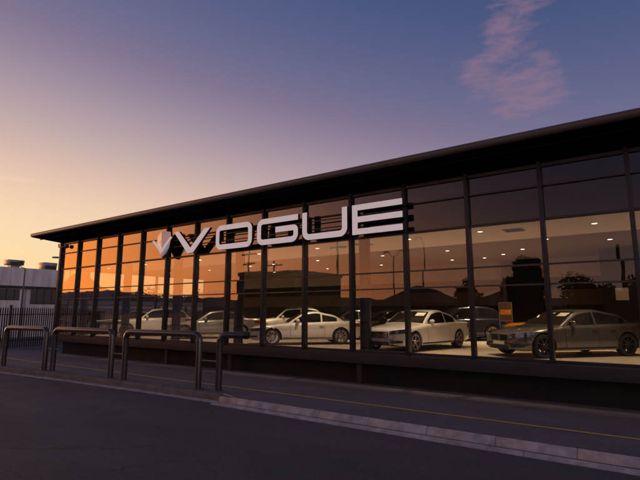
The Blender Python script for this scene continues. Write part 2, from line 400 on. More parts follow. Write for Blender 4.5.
# pavement sheet falling gently towards the building
mb = MB()
for i, x in enumerate(xs):
    yk = (kerb_y(x) if x > -45 else kerb_y(-45)) + (.012 if x > -7.6 else .3)
    for y in (yk, max(yk + .02, 7.02), 9.0, 11.5, 14.32):
        mb.v.append((x, y, pave_z(max(y, 7.0))))
for i in range(len(xs) - 1):
    for j in range(4): mb.f.append((5*i+j, 5*i+5+j, 5*i+6+j, 5*i+1+j)); mb.m.append(0)
tag(mb.obj('pavement', M['pavers'], recalc=False), kind='structure')
mb = MB()
mb.add([(-60, 14.32, pave_z(14.32)), (-29.4, 14.32, pave_z(14.32)), (-29.4, 60, -1.09), (-60, 60, -1.09)], [(0, 1, 2, 3)])
tag(mb.obj('side_yard', M['concrete_dark'], recalc=False), kind='structure')
# kerbs
def kerbblocks(x0, x1, step, fn, gap=.008):
    mb = MB(); x = x0
    while x < x1 - .05:
        xe = min(x + step, x1)
        a = fn(x + gap / 2); b = fn(xe - gap / 2); nn = len(a)
        mb.add(a + b, [tuple(range(nn))[::-1], tuple(range(nn, 2 * nn))] + [(i, (i + 1) % nn, nn + (i + 1) % nn, nn + i) for i in range(nn)])
        x = xe
    return mb
def kb_right(x):        # sloped mountable profile
    y = 7.0
    return [(x, y - .08, -.60), (x, y - .08, -.452), (x, y - .07, -.434), (x, y - .012, -.364), (x, y + .01, -.362), (x, y + .01, -.60)]
tag(kerbblocks(-6.99, 41, 1.0, kb_right, .005).obj('kerb', M['concrete'], bevel=.008), kind='structure')
def kb_left(x):
    y = kerb_y(x)
    return [(x, y, -.62), (x, y + .004, -.40), (x, y + .03, -.352), (x, y + .32, -.352), (x, y + .32, -.62)]
tag(kerbblocks(-44, -7.62, 1.8, kb_left, .006).obj('raised_kerb', M['concrete_dark']), kind='structure')
mb = MB()
mb.add([(-7.61, 7.045, -.6), (-7.0, 6.92, -.6), (-7.0, 7.005, -.6), (-7.61, 7.2, -.6), (-7.61, 7.05, -.40), (-7.0, 6.925, -.44), (-7.0, 7.003, -.364), (-7.61, 7.2, -.353)],
       [(3, 2, 1, 0), (4, 5, 6, 7), (0, 1, 5, 4), (1, 2, 6, 5), (2, 3, 7, 6), (3, 0, 4, 7)])
tag(mb.obj('kerb_end', M['concrete']), kind='structure')
def gut(x): return [(x, 6.80, -.58), (x, 6.80, -.506), (x, 6.871, -.472), (x, 6.871, -.58)]
tag(MB().box(-7.0, 41, 6.872, 6.919, -.58, -.474).obj('kerb_joint', M['asphalt']), kind='structure')
def gut_left(x):
    y = kerb_y(x); return [(x, y - .11, -.58), (x, y - .11, -.508), (x, y - .004, -.492), (x, y - .004, -.58)]
gl_ = kerbblocks(-7.6, 41, 3.0, gut); g2_ = kerbblocks(-44, -7.61, 1.8, gut_left, .006)
gl_.add(g2_.v, g2_.f)
tag(gl_.obj('gutter', M['concrete']), kind='structure')
mb = MB()
for x0, x1 in ((-44, 41),):
    y = 8.80; w = .07
    mb.add([(x0, y - w - .0 - .55, pave_z(y - w - .55) + .006), (x1, y - w + .2, pave_z(y - w + .2) + .006), (x1, y + w + .2, pave_z(y + w + .2) + .006), (x0, y + w - .55, pave_z(y + w - .55) + .006)], [(0, 1, 2, 3)])
tag(mb.obj('yellow_line', M['yellow'], recalc=False), kind='structure')

# far hills (west, and low ones to the south that the glass mirrors)
def hills():
    mb = MB(); nb = 150; rows = 9
    def elev_at(b):
        e = 1.7 + .5 * noise.noise((b * .11, 0, 3)) + .25 * noise.noise((b * .4, 2, 1))
        e += 2.5 * math.exp(-((b - 62.6) / 1.5) ** 2) + .9 * math.exp(-((b - 59.5) / 3.2) ** 2) + .8 * math.exp(-((b - 66) / 3.0) ** 2)
        e += .9 * math.exp(-((b - 120) / 6) ** 2) + .7 * math.exp(-((b - 140) / 5) ** 2)
        return max(e, .4)
    for i in range(nb + 1):
        b = 20 + 160 * i / nb
        for j in range(rows):
            t = j / (rows - 1); rr = 620 + 500 * t
            h = elev_at(b); prof = math.sin(math.pi * t) ** 1.3
            hz = math.tan(R(h)) * 870 * prof * (1 + .1 * noise.noise((b * .8, t * 6, 5))) - 1.3
            mb.v.append((-math.sin(R(b)) * rr, math.cos(R(b)) * rr, hz))
    for i in range(nb):
        for j in range(rows - 1):
            a = i * rows + j; mb.f.append((a, a + 1, a + rows + 1, a + rows)); mb.m.append(0)
    return mb
tag(hills().obj('hills', M['hill'], smooth=True, ang=80), kind='structure')

# ------------------------------------------------------------------ showroom building
GY = 13.9; X0 = -29.07; SP = 2.053; NB = 17
XE = X0 + NB * SP
Z4, Z3, Z2, Z1, ZT = 2.09, 2.63, 3.87, 4.805, 5.39
B = thing('showroom_building', 'long low glass fronted car showroom with dark overhanging roof', 'building', (X0, GY, -1.1))
ox, oy, oz = -X0, -GY, 1.1     # parts are written in world coordinates, shifted into the building's own space
def bpart(mb, name, m, parent=None, **k):
    mb.v = [(x + ox, y + oy, z + oz) for x, y, z in mb.v]
    o = mb.obj(name, m, parent or B, **k); return o
BY = 25.0
mb = MB().box(X0 - .12, XE + .1, GY - .22, BY + .2, -.335, 0.0); bpart(mb, 'floor_slab', M['slab'], bevel=.01)
mb = MB().add([(X0 + .1, GY + .1, .004), (XE, GY + .1, .004), (XE, BY, .004), (X0 + .1, BY, .004)], [(0, 1, 2, 3)]); bpart(mb, 'showroom_floor', M['floor'])
mb = MB().box(X0 + .1, XE, GY + .42, BY, -1.3, -.337); bpart(mb, 'plinth_wall', M['plinth'])
COLX = [-26.9, -22.7, -18.55, -14.42, -8.28, 3.9]
for x in COLX[2:]:
    bpart(MB().box(x - .09, x + .09, GY - .06, GY + .12, -1.25, -.337), 'support_post', M['slab'])
for k in range(NB + 1):
    x = X0 + k * SP; w = .055 if k else .1
    bpart(MB().box(x - w, x + w, GY - .14, GY + .1, .002, ZT + .1), 'mullion', M['frame'], bevel=.006)
for z, h in ((.045, .04), (Z4, .02), (Z3, .02), (Z2, .032), (Z1, .022), (ZT, .05)):
    bpart(MB().box(X0 + .1, XE, GY - .075, GY + .06, z - h, z + h), 'transom', M['rail'] if z in (Z4, Z3) else M['frame'])
rows = [(.085, Z4 - .02, 0), (Z4 + .02, Z3 - .02, 0), (Z3 + .02, Z2 - .032, 0), (Z2 + .032, Z1 - .022, 1), (Z1 + .022, ZT - .05, 1)]
for k in range(NB):
    x0 = X0 + k * SP + (.057 if k else .102); x1 = X0 + (k + 1) * SP - .057
    for z0, z1, sp_ in rows:
        cx, cz = (x0 + x1) / 2, (z0 + z1) / 2
        o = MB().box(x0 - cx, x1 - cx, -.005, .005, z0 - cz, z1 - cz).obj('spandrel_pane' if sp_ else 'window_pane', M['spandrel'] if sp_ else M['pane'], B)
        o.location = (cx + ox, GY + oy, cz + oz)
        o.rotation_euler = (R(rng.uniform(-.12, .12)), 0, R(rng.uniform(-.15, .15)))
mb = MB().box(X0 + .15, XE, GY + .12, GY + .2, Z2 + .03, ZT + .2); bpart(mb, 'bulkhead', M['wall_dk'])
# glazed end wall on the left
EY = [GY + .1, 16.1, 18.3, 20.6, 22.8, BY]
for i, y in enumerate(EY[1:]):
    bpart(MB().box(X0 - .06, X0 + .1, y - .06, y + .06, .002, ZT), 'end_mullion', M['frame'])
for z in (.045, Z4, Z3, Z2):
    bpart(MB().box(X0 - .04, X0 + .06, GY + .1, BY, z - .03, z + .03), 'end_transom', M['frame'])
mb = MB().box(X0 - .02, X0 + .08, GY + .1, BY, Z2 + .032, ZT); bpart(mb, 'end_spandrel', M['wall_dk'])
for i in range(len(EY) - 1):
    bpart(MB().box(X0 + .005, X0 + .015, EY[i] + .062, EY[i + 1] - .062, .08, Z2 - .032), 'end_pane', M['pane'])
# back wall, right wall, inner partition
mb = MB(); mb.box(X0, XE, BY, BY + .18, .006, 1.68); bpart(mb, 'lower_wall', M['wall_dk'])
mb = MB(); mb.box(X0, XE, BY - .003, BY + .18, 1.682, 2.40); bpart(mb, 'wall_band', M['wall_tan'])
mb = MB(); mb.box(X0, XE, BY, BY + .18, 2.405, 3.0); bpart(mb, 'middle_wall', M['wall_dk'])
mb = MB(); mb.box(X0, XE, BY - .003, BY + .18, 3.002, 4.2); bpart(mb, 'upper_wall', M['wall_up'])
mb = MB(); mb.box(XE - .02, XE + .15, GY + .11, BY + .18, .002, ZT); bpart(mb, 'end_wall', M['wall_dk'])
mb = MB(); mb.box(-1.78, XE - .03, 22.0, 22.15, .006, Z2 - .01); bpart(mb, 'partition_wall', M['wall_dk'])
for x in COLX:
    bpart(MB().lathe([(0.0, .006), (.2, .006), (.2, Z2 + .02), (0, Z2 + .02)], 20, c=(x, GY + .42, 0)), 'column', M['frame'], smooth=True)
bpart(MB().box(-6.08, -4.49, 24.82, 24.9, .006, Z2), 'dark_door_panel', M['black_wall'])
bpart(MB().box(-6.28, -6.1, 24.55, 24.75, .006, Z2), 'pillar', M['wall_tan'], bevel=.01)
mb = MB().box(X0 + .1, XE, GY + .2, 17.62, Z2 + .035, Z2 + .08); bpart(mb, 'ceiling_strip', M['ceil_lt'])
mb = MB().box(X0 + .1, XE, 17.622, BY, Z2 + .06, Z2 + .1); bpart(mb, 'ceiling', M['ceil_dk'])
# roof: thin rounded edge, soffit rising to the edge
RY = 12.5; RX = X0 - 1.15
def roof_ring(z_of_edge):
    return None
mb = MB()
prof = [(RY + .03, 5.76), (RY - .02, 5.80), (RY - .04, 5.87), (RY - .02, 5.94), (RY + .04, 5.975), (RY + 1.5, 6.07), (19.5, 6.3), (BY + 1.0, 6.0), (BY + 1.0, 5.76)]
xl = [(RX, .4), (RX + .03, .75), (RX + .1, 1.0), (XE + 1.0, 1.0)]
zc = 5.87
for x, s in xl:
    for y, z in prof: mb.v.append((x + 0, y + (1 - s) * .05, zc + (z - zc) * s))
nn = len(prof)
for i in range(len(xl) - 1):
    for j in range(nn): mb.f.append((i * nn + j, i * nn + (j + 1) % nn, (i + 1) * nn + (j + 1) % nn, (i + 1) * nn + j)); mb.m.append(0)
mb.f += [tuple(range(nn)), tuple(range((len(xl) - 1) * nn, len(xl) * nn))[::-1]]; mb.m += [0, 0]
rf = bpart(mb, 'roof', M['roof'], smooth=True, ang=40)
mb = MB()
a = (RX + .06, RY + .05, 5.757); 
vs = [(RX + .06, RY + .05, 5.757), (XE + .9, RY + .05, 5.757), (XE + .9, GY + .1, ZT + .06), (X0 - .02, GY + .1, ZT + .06), (X0 - .02, BY, ZT + .06), (RX + .06, BY + .9, 5.757), (XE + .9, BY, ZT + .06)]
mb.add(vs, [(0, 1, 2, 3), (0, 3, 4, 5), (3, 2, 6, 4)])
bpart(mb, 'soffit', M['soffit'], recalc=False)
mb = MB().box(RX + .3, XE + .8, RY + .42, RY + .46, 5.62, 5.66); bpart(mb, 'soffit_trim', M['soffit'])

# downlights: a real lamp in each builder
DISC = MB().lathe([(0, 0), (.075, 0), (.075, .012), (0, .012)], 20).mesh('diffuser', M['lamp'])
RING = MB().lathe([(.076, -.004), (.1, -.006), (.105, .0), (.105, .012), (.076, .012), (.076, -.004)], 20).mesh('trim_ring', M['white_wall'])
LD = bpy.data.lights.new('downlight', 'SPOT'); LD.energy = 480; LD.color = (1, .76, .49); LD.spot_size = R(84); LD.spot_blend = .8; LD.shadow_soft_size = .08
def downlight(x, y, z, label, group):
    t = thing('downlight', label, 'ceiling light', (x, y, z), 0, group)
    link('trim_ring', RING, t); link('diffuser', DISC, t)
    l = bpy.data.objects.new('downlight_lamp', LD); C.objects.link(l); l.parent = t; l.location = (0, 0, -.03)
lt_front = [(-1.3, 15.6), (-4.45, 15.1), (-7.0, 15.25), (-11.05, 15.3), (-14.24, 15.3), (-18.3, 15.4), (-22.5, 15.2), (-26.3, 15.3), (2.0, 15.5)]
lt_mid = [(-1.2, 19.6), (-3.05, 18.2), (-4.37, 20.6), (-7.1, 19.3), (-10.2, 19.3), (-13.84, 19.2), (-16.9, 19.3), (-18.7, 19.4), (-22.6, 19.8), (-26.3, 19.6), (2.4, 19.6)]
lt_back = [(-5.5, 22.0), (-6.6, 22.9), (-8.2, 22.9), (-12.3, 23.1), (-16.0, 23.2), (-20.2, 23.2), (-24.5, 23.2)]
for x, y in lt_front: downlight(x, y, Z2 + .022, 'round white downlight glowing in the pale ceiling strip just behind the shopfront glass', 'downlights in the pale ceiling strip')
for x, y in lt_mid: downlight(x, y, Z2 + .047, 'round white downlight glowing in the darker ceiling midway into the showroom', 'downlights in the middle of the dark ceiling')
for x, y in lt_back: downlight(x, y, Z2 + .047, 'small round downlight glowing far back near the rear showroom wall', 'downlights near the rear wall')
def vent(x, y, label):
    t = thing('air_vent', label, 'air vent', (x, y, Z2 + .034), 0, 'ceiling air vents')
    MB().box(-.3, .3, -.3, .3, -.012, .0).obj('vent_frame', M['grey_metal'], t)
    m2 = MB()
    for i in range(7): m2.box(-.26, .26, -.26 + i * .08, -.22 + i * .08, -.022, -.013)
    m2.obj('vent_slats', M['black'], t)
vent(-3.5, 15.45, 'square dark air vent in the pale ceiling strip, over the bronze grey sedan')
vent(-8.95, 15.4, 'square dark air vent in the pale ceiling strip, under the last letter of the sign')

# ------------------------------------------------------------------ sign: raised letters and shield
SG = thing('shop_sign', 'big pale raised capital letters and a faceted shield emblem across the upper glass front', 'sign', (-12.5, 13.5, 4.43))
sx0, sy0, sz0 = 12.5, -13.5, -4.43
def spart(mb, name, m, parent=SG, **k):
    mb.v = [(x + sx0, y + sy0, z + sz0) for x, y, z in mb.v]
    return mb.obj(name, m, parent, **k)
ZB, ZU, TH, FY, DY = 3.92, 4.95, .215, 13.45, .13
def arc(cx, cz, r, a0, a1, n=7):
    return [(cx + r * math.cos(R(a0 + (a1 - a0) * i / n)), cz + r * math.sin(R(a0 + (a1 - a0) * i / n))) for i in range(n + 1)]
def ribbon(path, w, closed=False):
    """flat-ended stroke with depth along a centreline in (x, z)"""
    mb = MB(); n = len(path); L = []; Rr = []
    for i, p in enumerate(path):
        a = path[(i - 1) % n] if (closed or i > 0) else p; b = path[(i + 1) % n] if (closed or i < n - 1) else p
        dx, dz = b[0] - a[0], b[1] - a[1]; l = math.hypot(dx, dz); nx, nz_ = -dz / l, dx / l
        L.append((p[0] + nx * w / 2, p[1] + nz_ * w / 2)); Rr.append((p[0] - nx * w / 2, p[1] - nz_ * w / 2))
    for (x, z) in L: mb.v += [(x, FY, z), (x, FY + DY, z)]
    for (x, z) in Rr: mb.v += [(x, FY, z), (x, FY + DY, z)]
    o = 2 * n; m = n if closed else n - 1
    for i in range(m):
        j = (i + 1) % n
        mb.f += [(2*i, 2*j, o + 2*j, o + 2*i), (2*i+1, o + 2*i+1, o + 2*j+1, 2*j+1), (2*i, 2*i+1, 2*j+1, 2*j), (o+2*i, o+2*j, o+2*j+1, o+2*i+1)]
        mb.m += [0, 1, 1, 1]
    if not closed:
        for i in (0, n - 1): mb.f.append((2*i, 2*i+1, o+2*i+1, o+2*i)); mb.m.append(1)
    return mb
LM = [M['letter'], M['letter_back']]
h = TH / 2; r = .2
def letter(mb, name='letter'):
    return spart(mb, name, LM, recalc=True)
# V (polygon)
vp = [(-17.86, 4.97), (-17.50, 4.97), (-16.66, 4.17), (-15.78, 4.95), (-15.40, 4.95), (-16.48, 3.93), (-16.86, 3.93)]
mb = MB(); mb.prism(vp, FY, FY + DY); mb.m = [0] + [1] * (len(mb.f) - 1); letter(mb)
# O
x0, x1 = -15.03 + h, -12.93 - h; z0, z1 = ZB + h, ZU - h
o_path = arc(x1 - r, z1 - r, r, 0, 90) + arc(x0 + r, z1 - r, r, 90, 180) + arc(x0 + r, z0 + r, r, 180, 270) + arc(x1 - r, z0 + r, r, 270, 360)
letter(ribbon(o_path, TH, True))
# G
x0, x1 = -12.66 + h, -10.60 - h; zm = (z0 + z1) / 2 + .03
g_path = [(x1 + h, z1), (x1 - .3, z1)] + arc(x0 + r, z1 - r, r, 90, 180) + arc(x0 + r, z0 + r, r, 180, 270) + arc(x1 - r, z0 + r, r, 270, 360) + [(x1, zm - .14)] + arc(x1 - .1, zm - .1, .1, 0, 90, 4) + [(x0 + .85, zm)]
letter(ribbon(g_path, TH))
# U
x0, x1 = -10.40 + h, -8.45 - h
u_path = [(x0, ZU), (x0, z0 + .4)] + arc(x0 + r, z0 + r, r, 180, 270) + arc(x1 - r, z0 + r, r, 270, 360) + [(x1, z0 + .4), (x1, ZU)]
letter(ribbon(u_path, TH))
# E (polygon)
x0, x1 = -8.25, -6.37; t3 = TH * .93; zc0, zc1 = (ZB + ZU) / 2 - t3 / 2, (ZB + ZU) / 2 + t3 / 2
ep = [(x0, ZB), (x1, ZB), (x1, ZB + t3), (x0 + TH, ZB + t3), (x0 + TH, zc0), (x1, zc0), (x1, zc1), (x0 + TH, zc1), (x0 + TH, ZU - t3), (x1, ZU - t3), (x1, ZU), (x0, ZU)]
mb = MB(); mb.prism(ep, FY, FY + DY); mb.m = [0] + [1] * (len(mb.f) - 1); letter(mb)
# shield: faceted plate with a raised tip, and a chevron across it
sh = [(-19.13, 4.93), (-18.70, 5.12), (-18.14, 5.02), (-18.10, 4.75), (-18.22, 4.28), (-18.40, 4.02), (-18.60, 3.84), (-18.82, 3.98), (-19.02, 4.22), (-19.14, 4.6)]
mb = MB()
fr = [(x, FY + .03, z) for x, z in sh]; bk = [(x, FY + .13, z) for x, z in sh]
ns = len(sh); mb.v = fr + bk
for q in (1, 6): mb.v[q] = (sh[q][0], FY - .07, sh[q][1])        # one upright ridge from the tip to the point
mb.f = [(1, 2, 3, 4, 5, 6), (6, 7, 8, 9, 0, 1)]; mb.m = [0, 0]
mb.f += [(i, i + ns, (i + 1) % ns + ns, (i + 1) % ns) for i in range(ns)]; mb.m += [1] * ns
mb.f.append(tuple(range(ns, 2 * ns))); mb.m.append(1)
em = spart(mb, 'shield_emblem', [M['shield'], M['letter_back']], recalc=True)
ch = [(-19.30, 4.66), (-19.18, 4.68), (-18.59, 4.19), (-17.96, 4.76), (-17.83, 4.74), (-18.54, 4.08), (-18.64, 4.08)]
mb = MB(); mb.prism(ch, FY - .13, FY - .085); spart(mb, 'chevron', M['letter'], em)
for z in (4.32, 4.62):
    spart(MB().box(-18.7, -6.5, FY + .16, FY + .19, z - .02, z + .02), 'mounting_rail', M['frame'])
for x in (-18.5, -16.7, -14.9, -13.1, -12.5, -10.8, -10.2, -8.6, -8.1, -6.6):
    spart(MB().box(x - .03, x + .03, FY + .192, 13.76, 4.3, 4.64), 'standoff_bracket', M['frame'])

# ------------------------------------------------------------------ security cameras at the left corner
t = thing('security_camera', 'small dark bullet camera on a bent arm outside the left roof corner', 'security camera', (-29.17, 13.9, 5.25))
MB().tube([(0, 0, 0), (-.34, -.02, .0), (-.38, -.02, .06), (-.38, -.02, .22)], .035, 8).obj('arm', M['frame'], t, smooth=True)
MB().box(-.05, .02, -.06, .06, -.08, .08).obj('wall_plate', M['frame'], t, bevel=.008)
t = thing('security_camera', 'dark dome camera on the first bay of glass under the soffit', 'security camera', (-28.3, 13.75, 5.2))
MB().tube([(-.6, .02, 0.02), (0, -.05, 0)], .03, 8).obj('arm', M['frame'], t, smooth=True)
MB().lathe([(0, -.13), (.07, -.1), (.11, -.02), (.11, .08), (.05, .1), (0, .1)], 16).obj('dome', M['frame'], t, smooth=True)

# ------------------------------------------------------------------ cars
def lerp(a, b, t): return a + (b - a) * t
def curve(pts):
    """smooth monotone-ish interpolation through (x, z) points, x ascending"""
    xs_ = [p[0] for p in pts]; zs = [p[1] for p in pts]; n = len(pts)
    d = [(zs[i + 1] - zs[i]) / (xs_[i + 1] - xs_[i]) for i in range(n - 1)]
    m_ = [d[0]] + [0 if d[i - 1] * d[i] <= 0 else 2 * d[i - 1] * d[i] / (d[i - 1] + d[i]) for i in range(1, n - 1)] + [d[-1]]
    def f(x):
        if x <= xs_[0]: return zs[0]
        if x >= xs_[-1]: return zs[-1]
        for i in range(n - 1):
            if x <= xs_[i + 1]:
                hh = xs_[i + 1] - xs_[i]; t = (x - xs_[i]) / hh
                return ((2*t**3 - 3*t*t + 1) * zs[i] + (t**3 - 2*t*t + t) * hh * m_[i] + (-2*t**3 + 3*t*t) * zs[i+1] + (t**3 - t*t) * hh * m_[i+1])
    return f
WHEELS = {}
def wheel_meshes(rad, wid, spokes, rimm, double):
    key = (rad, spokes, rimm, double)
    if key in WHEELS: return WHEELS[key]
    rr = rad * .74; hw = wid / 2
    ty = MB().lathe([(rr, -hw * .85), (rr + .02, -hw), (rad - .03, -hw), (rad - .006, -hw * .8), (rad, -hw * .4), (rad, hw * .4), (rad - .006, hw * .8), (rad - .03, hw), (rr + .02, hw), (rr, hw * .85), (rr, -hw * .85)], 36, axis='y').mesh('wheel', M['tyre'], smooth=True, ang=40)
    rm = MB()
    rm.lathe([(rr, hw * .8), (rr, hw * .95), (rr - .028, hw * .9), (rr - .03, hw * .3), (rr - .03, -hw * .6), (rr, -hw * .6)], 36, axis='y')
    for k in range(spokes):
        for da in ((-.09, .09) if double else (0,)):
            a = 2 * math.pi * k / spokes
            c_, s_ = math.cos(a), math.sin(a); c2, s2 = math.cos(a + da), math.sin(a + da)
            w0, w1 = (.016, .012) if double else (.03, .02)
            p0, p1 = (c_ * .05, s_ * .05), (c2 * (rr - .02), s2 * (rr - .02))
            vs = []
            for (px, pz), w_, yo in ((p0, w0, hw * .78), (p1, w1, hw * .86)):
                for sgn in (-1, 1):
                    for yy in (yo, yo - .05): vs.append((px - s2 * w_ * sgn, yy, pz + c2 * w_ * sgn))
            rm.add(vs, [(0, 2, 6, 4), (1, 5, 7, 3), (0, 4, 5, 1), (2, 3, 7, 6), (0, 1, 3, 2), (4, 6, 7, 5)])
    rm.lathe([(0, hw * .9), (.05, hw * .88), (.07, hw * .7), (.07, hw * .3)], 20, axis='y')
    rm.lathe([(0, hw * .15), (rr * .55, hw * .15), (rr * .55, -.0), (0, 0)], 24, axis='y', mi=1)
    rm = rm.mesh('rim', [M[rimm], M['black']], smooth=True, ang=35)
    WHEELS[key] = (ty, rm); return ty, rm

def make_car(name, label, pnt, loc, heading, wb=2.85, fo=.85, ro=1.05, Wd=1.84, H=1.40, belt=.93, hoodz=.92, nosez=.70, deck=1.0, cowl=None, head=None, rhead=None, base=None,
             roofpk=None, wrad=.335, spokes=10, rimm='rim_lt', double=True, grille='bars', group=None, tumble=.34, rails=False, card=False, tail_on=True, noseh=.32, bp=None, scale=1.0):
    """forward = +x, left = +y, origin under the middle of the wheelbase"""
    t = thing(name, label, 'car', (loc[0], loc[1], .006), math.atan2(heading[1], heading[0]), group)
    t.scale = (scale,) * 3
    xf, xr = wb / 2 + fo, -wb / 2 - ro
    cowl = cowl if cowl is not None else wb / 2 - .62
    head = head if head is not None else cowl - .85
    rhead = rhead if rhead is not None else -wb / 2 + .55
    base = base if base is not None else -wb / 2 - .45
    zt = curve([(xr, deck - .10), (xr + .12, deck - .01), (base, deck), (cowl, hoodz), (xf - .75, hoodz - .07), (xf - .25, nosez + .05), (xf - .06, nosez - .03), (xf, nosez - .10)])
    zbm = curve([(xr, .40), (xr + .25, .26), (-wb / 2, .20), (wb / 2, .19), (xf - .3, .20), (xf, .24)])
    def w(x):
        v = 1.0
        df, dr = xf - x, x - xr
        if df < 1.0: v *= 1 - .30 * (1 - df / 1.0) ** 2.4
        if dr < .9: v *= 1 - .20 * (1 - dr / .9) ** 2.4
        return Wd / 2 * v
    ra = wrad + .045
    def section(x):
        ww, zb, zz = w(x), zbm(x), zt(x)
        zs_ = zz - (.075 if x > cowl else .05); 
        pts = [(0, zb), (.80 * ww, zb), (.94 * ww, zb + .02), (.985 * ww, zb + .09), (.998 * ww, zb + .20), (1.0 * ww, lerp(zb, zs_, .48)), (.985 * ww, lerp(zb, zs_, .68)),
               (.995 * ww, zs_ - .13), (.985 * ww, zs_ - .06), (.955 * ww, zs_ - .015), (.90 * ww, zs_ + .012), (.72 * ww, lerp(zs_, zz, .55)), (.45 * ww, lerp(zs_, zz, .86)), (.2 * ww, lerp(zs_, zz, .98)), (0, zz)]
        for xa in (wb / 2, -wb / 2):
            d = abs(x - xa)
            if d < ra:
                za = wrad + math.sqrt(ra * ra - d * d)
                pts = [(y, max(z, za)) if i < 9 else (y, z) for i, (y, z) in enumerate(pts)]
        return pts
    sts = set()
    k = xr
    while k < xf: sts.add(round(k, 4)); k += .07
    for xa in (wb / 2, -wb / 2):
        for q in range(25): sts.add(round(xa - ra * math.cos(math.pi * q / 24), 4))
        sts.add(round(xa - ra - .004, 4)); sts.add(round(xa + ra + .004, 4))
    for q in (.0, .015, .04, .08): sts.add(round(xf - q, 4)); sts.add(round(xr + q, 4))
    sts = sorted(s for s in sts if xr <= s <= xf)
    mb = MB(); secs = []
    for x in sts:
        p = section(x)
        # round the very ends
        e = min(xf - x, x - xr)
        if e < .08:
            s_ = .93 + .07 * math.sqrt(max(0, 1 - (1 - e / .08) ** 2)); zc_ = .5
            p = [(y * s_, zc_ + (z - zc_) * s_) for y, z in p]
        full = [(x, y, z) for y, z in p] + [(x, -y, z) for y, z in reversed(p[1:-1])]
        secs.append(full)
    m_ = len(secs[0]); npt = 15
    for s_ in secs: mb.v += s_
    for i in range(len(secs) - 1):
        for j in range(m_):
            jj = (j + 1) % m_
            dark = j in (0, 1) or j in (m_ - 1, m_ - 2)
            mb.f.append((i * m_ + j, i * m_ + jj, (i + 1) * m_ + jj, (i + 1) * m_ + j)); mb.m.append(1 if dark else 0)
    mb.f += [tuple(range(m_)), tuple(range((len(secs) - 1) * m_, len(secs) * m_))[::-1]]; mb.m += [0, 0]
    body = mb.obj('body', [M[pnt], M['under']], t, smooth=True, ang=38)
    # ---- cabin
    pk = roofpk if roofpk is not None else (head + rhead) / 2 - .05
    ctop = curve([(base, deck - .02), (lerp(base, rhead, .55), lerp(deck, H, .62)), (rhead, H - .075), (pk, H), (head, H - .06), (lerp(head, cowl, .5), lerp(H - .06, hoodz, .46)), (cowl, hoodz - .02)])
    def yb(x): return w(x) * .905 - .03 * max(0, (-x - .6)) ** 1.5
    def ye(x):
        return yb(x) - tumble * max(0, ctop(x) - belt) 
    def bz(x): return min(zt(x) - .06, belt - .02)
    cs = sorted(set([round(base + (cowl - base) * q / 56, 4) for q in range(57)]))
    mb = MB(); rows_ = []
    for x in cs:
        e_, z_ = ye(x), ctop(x)
        b0 = (yb(x) - .0, bz(x))
        half = [b0] + [(lerp(b0[0], e_, q), lerp(b0[1], z_ - .045, q)) for q in (.33, .66, .9)] + [(e_ * .985, z_ - .036), (e_ * .94, z_ - .026), (e_ * .8, z_ - .015), (e_ * .5, z_ - .005), (0, z_)]
        rows_.append([(x, y, z) for y, z in half] + [(x, -y, z) for y, z in reversed(half[:-1])])
    q_ = len(rows_[0])
    for s_ in rows_: mb.v += s_
    for i in range(len(rows_) - 1):
        for j in range(q_ - 1): mb.f.append((i * q_ + j, i * q_ + j + 1, (i + 1) * q_ + j + 1, (i + 1) * q_ + j)); mb.m.append(0)
    cab = mb.obj('cabin', M[pnt], t, smooth=True, ang=50)
    # windows
    def sidept(x, z, off=.007):
        b0 = (yb(x), bz(x)); e_, z_ = ye(x), ctop(x) - .045
        f = (z - b0[1]) / max(1e-4, z_ - b0[1]); return lerp(b0[0], e_, f) + off
    def side_window(xa, xb, sgn):
        mb = MB(); n_ = 26; first = True; cnt = 0
        for i in range(n_ + 1):
            x = lerp(xa, xb, i / n_); lo = belt + .025; hi = ctop(x) - .10
            if hi - lo < .012: hi = lo + .012
            for q in range(4):
                z = lerp(lo, hi, q / 3); mb.v.append((x, sgn * sidept(x, z), z))
        for i in range(n_):
            for q in range(3):
                a = i * 4 + q; mb.f.append((a, a + 4, a + 5, a + 1)); mb.m.append(0)
        mb.obj('side_window', M['carglass'], t, smooth=True)
    def inside(x): return ctop(x) - .10 - (belt + .025)
    xa = next(x for x in cs if inside(x) > .03); xb = next(x for x in reversed(cs) if inside(x) > .03)
    xa = max(xa, lerp(rhead, base, .62))
    bpx = bp if bp is not None else (xa + xb) / 2 - .05
    for sgn in (1, -1):
        side_window(bpx + .035, xb, sgn); side_window(xa + .02, bpx - .035, sgn)
    def top_window(nm, x0_, x1_):
        mb = MB(); n_ = 14
        for i in range(n_ + 1):
            x = lerp(x0_, x1_, i / n_); e_ = ye(x) - .07; z_ = ctop(x)
            for q in range(9):
                y = lerp(-e_, e_, q / 8); f = abs(y) / ye(x)
                zz = z_ - .036 * max(0, f) ** 2.2
                dx = .012 if nm == 'windscreen' else -.012
                mb.v.append((x + dx * .6, y, zz + .009))
        for i in range(n_):
            for q in range(8):
                a = i * 9 + q; mb.f.append((a, a + 9, a + 10, a + 1)); mb.m.append(0)
        return mb.obj(nm, M['carglass'], t, smooth=True)
    ws = top_window('windscreen', head + .06, cowl - .05)
    top_window('rear_window', base + .06, rhead - .05)
    if card:
        xm = lerp(head, cowl, .34); zz = ctop(xm)
        sl_ = math.atan2(ctop(xm - .15) - ctop(xm + .15), .3)
        mb = MB().box(-.11, .11, -.19, .19, 0, .004); o = mb.obj('price_card', M['paper'], t)
        o.location = (xm + .01, .42, zz + .004); o.rotation_euler = (0, sl_, 0)
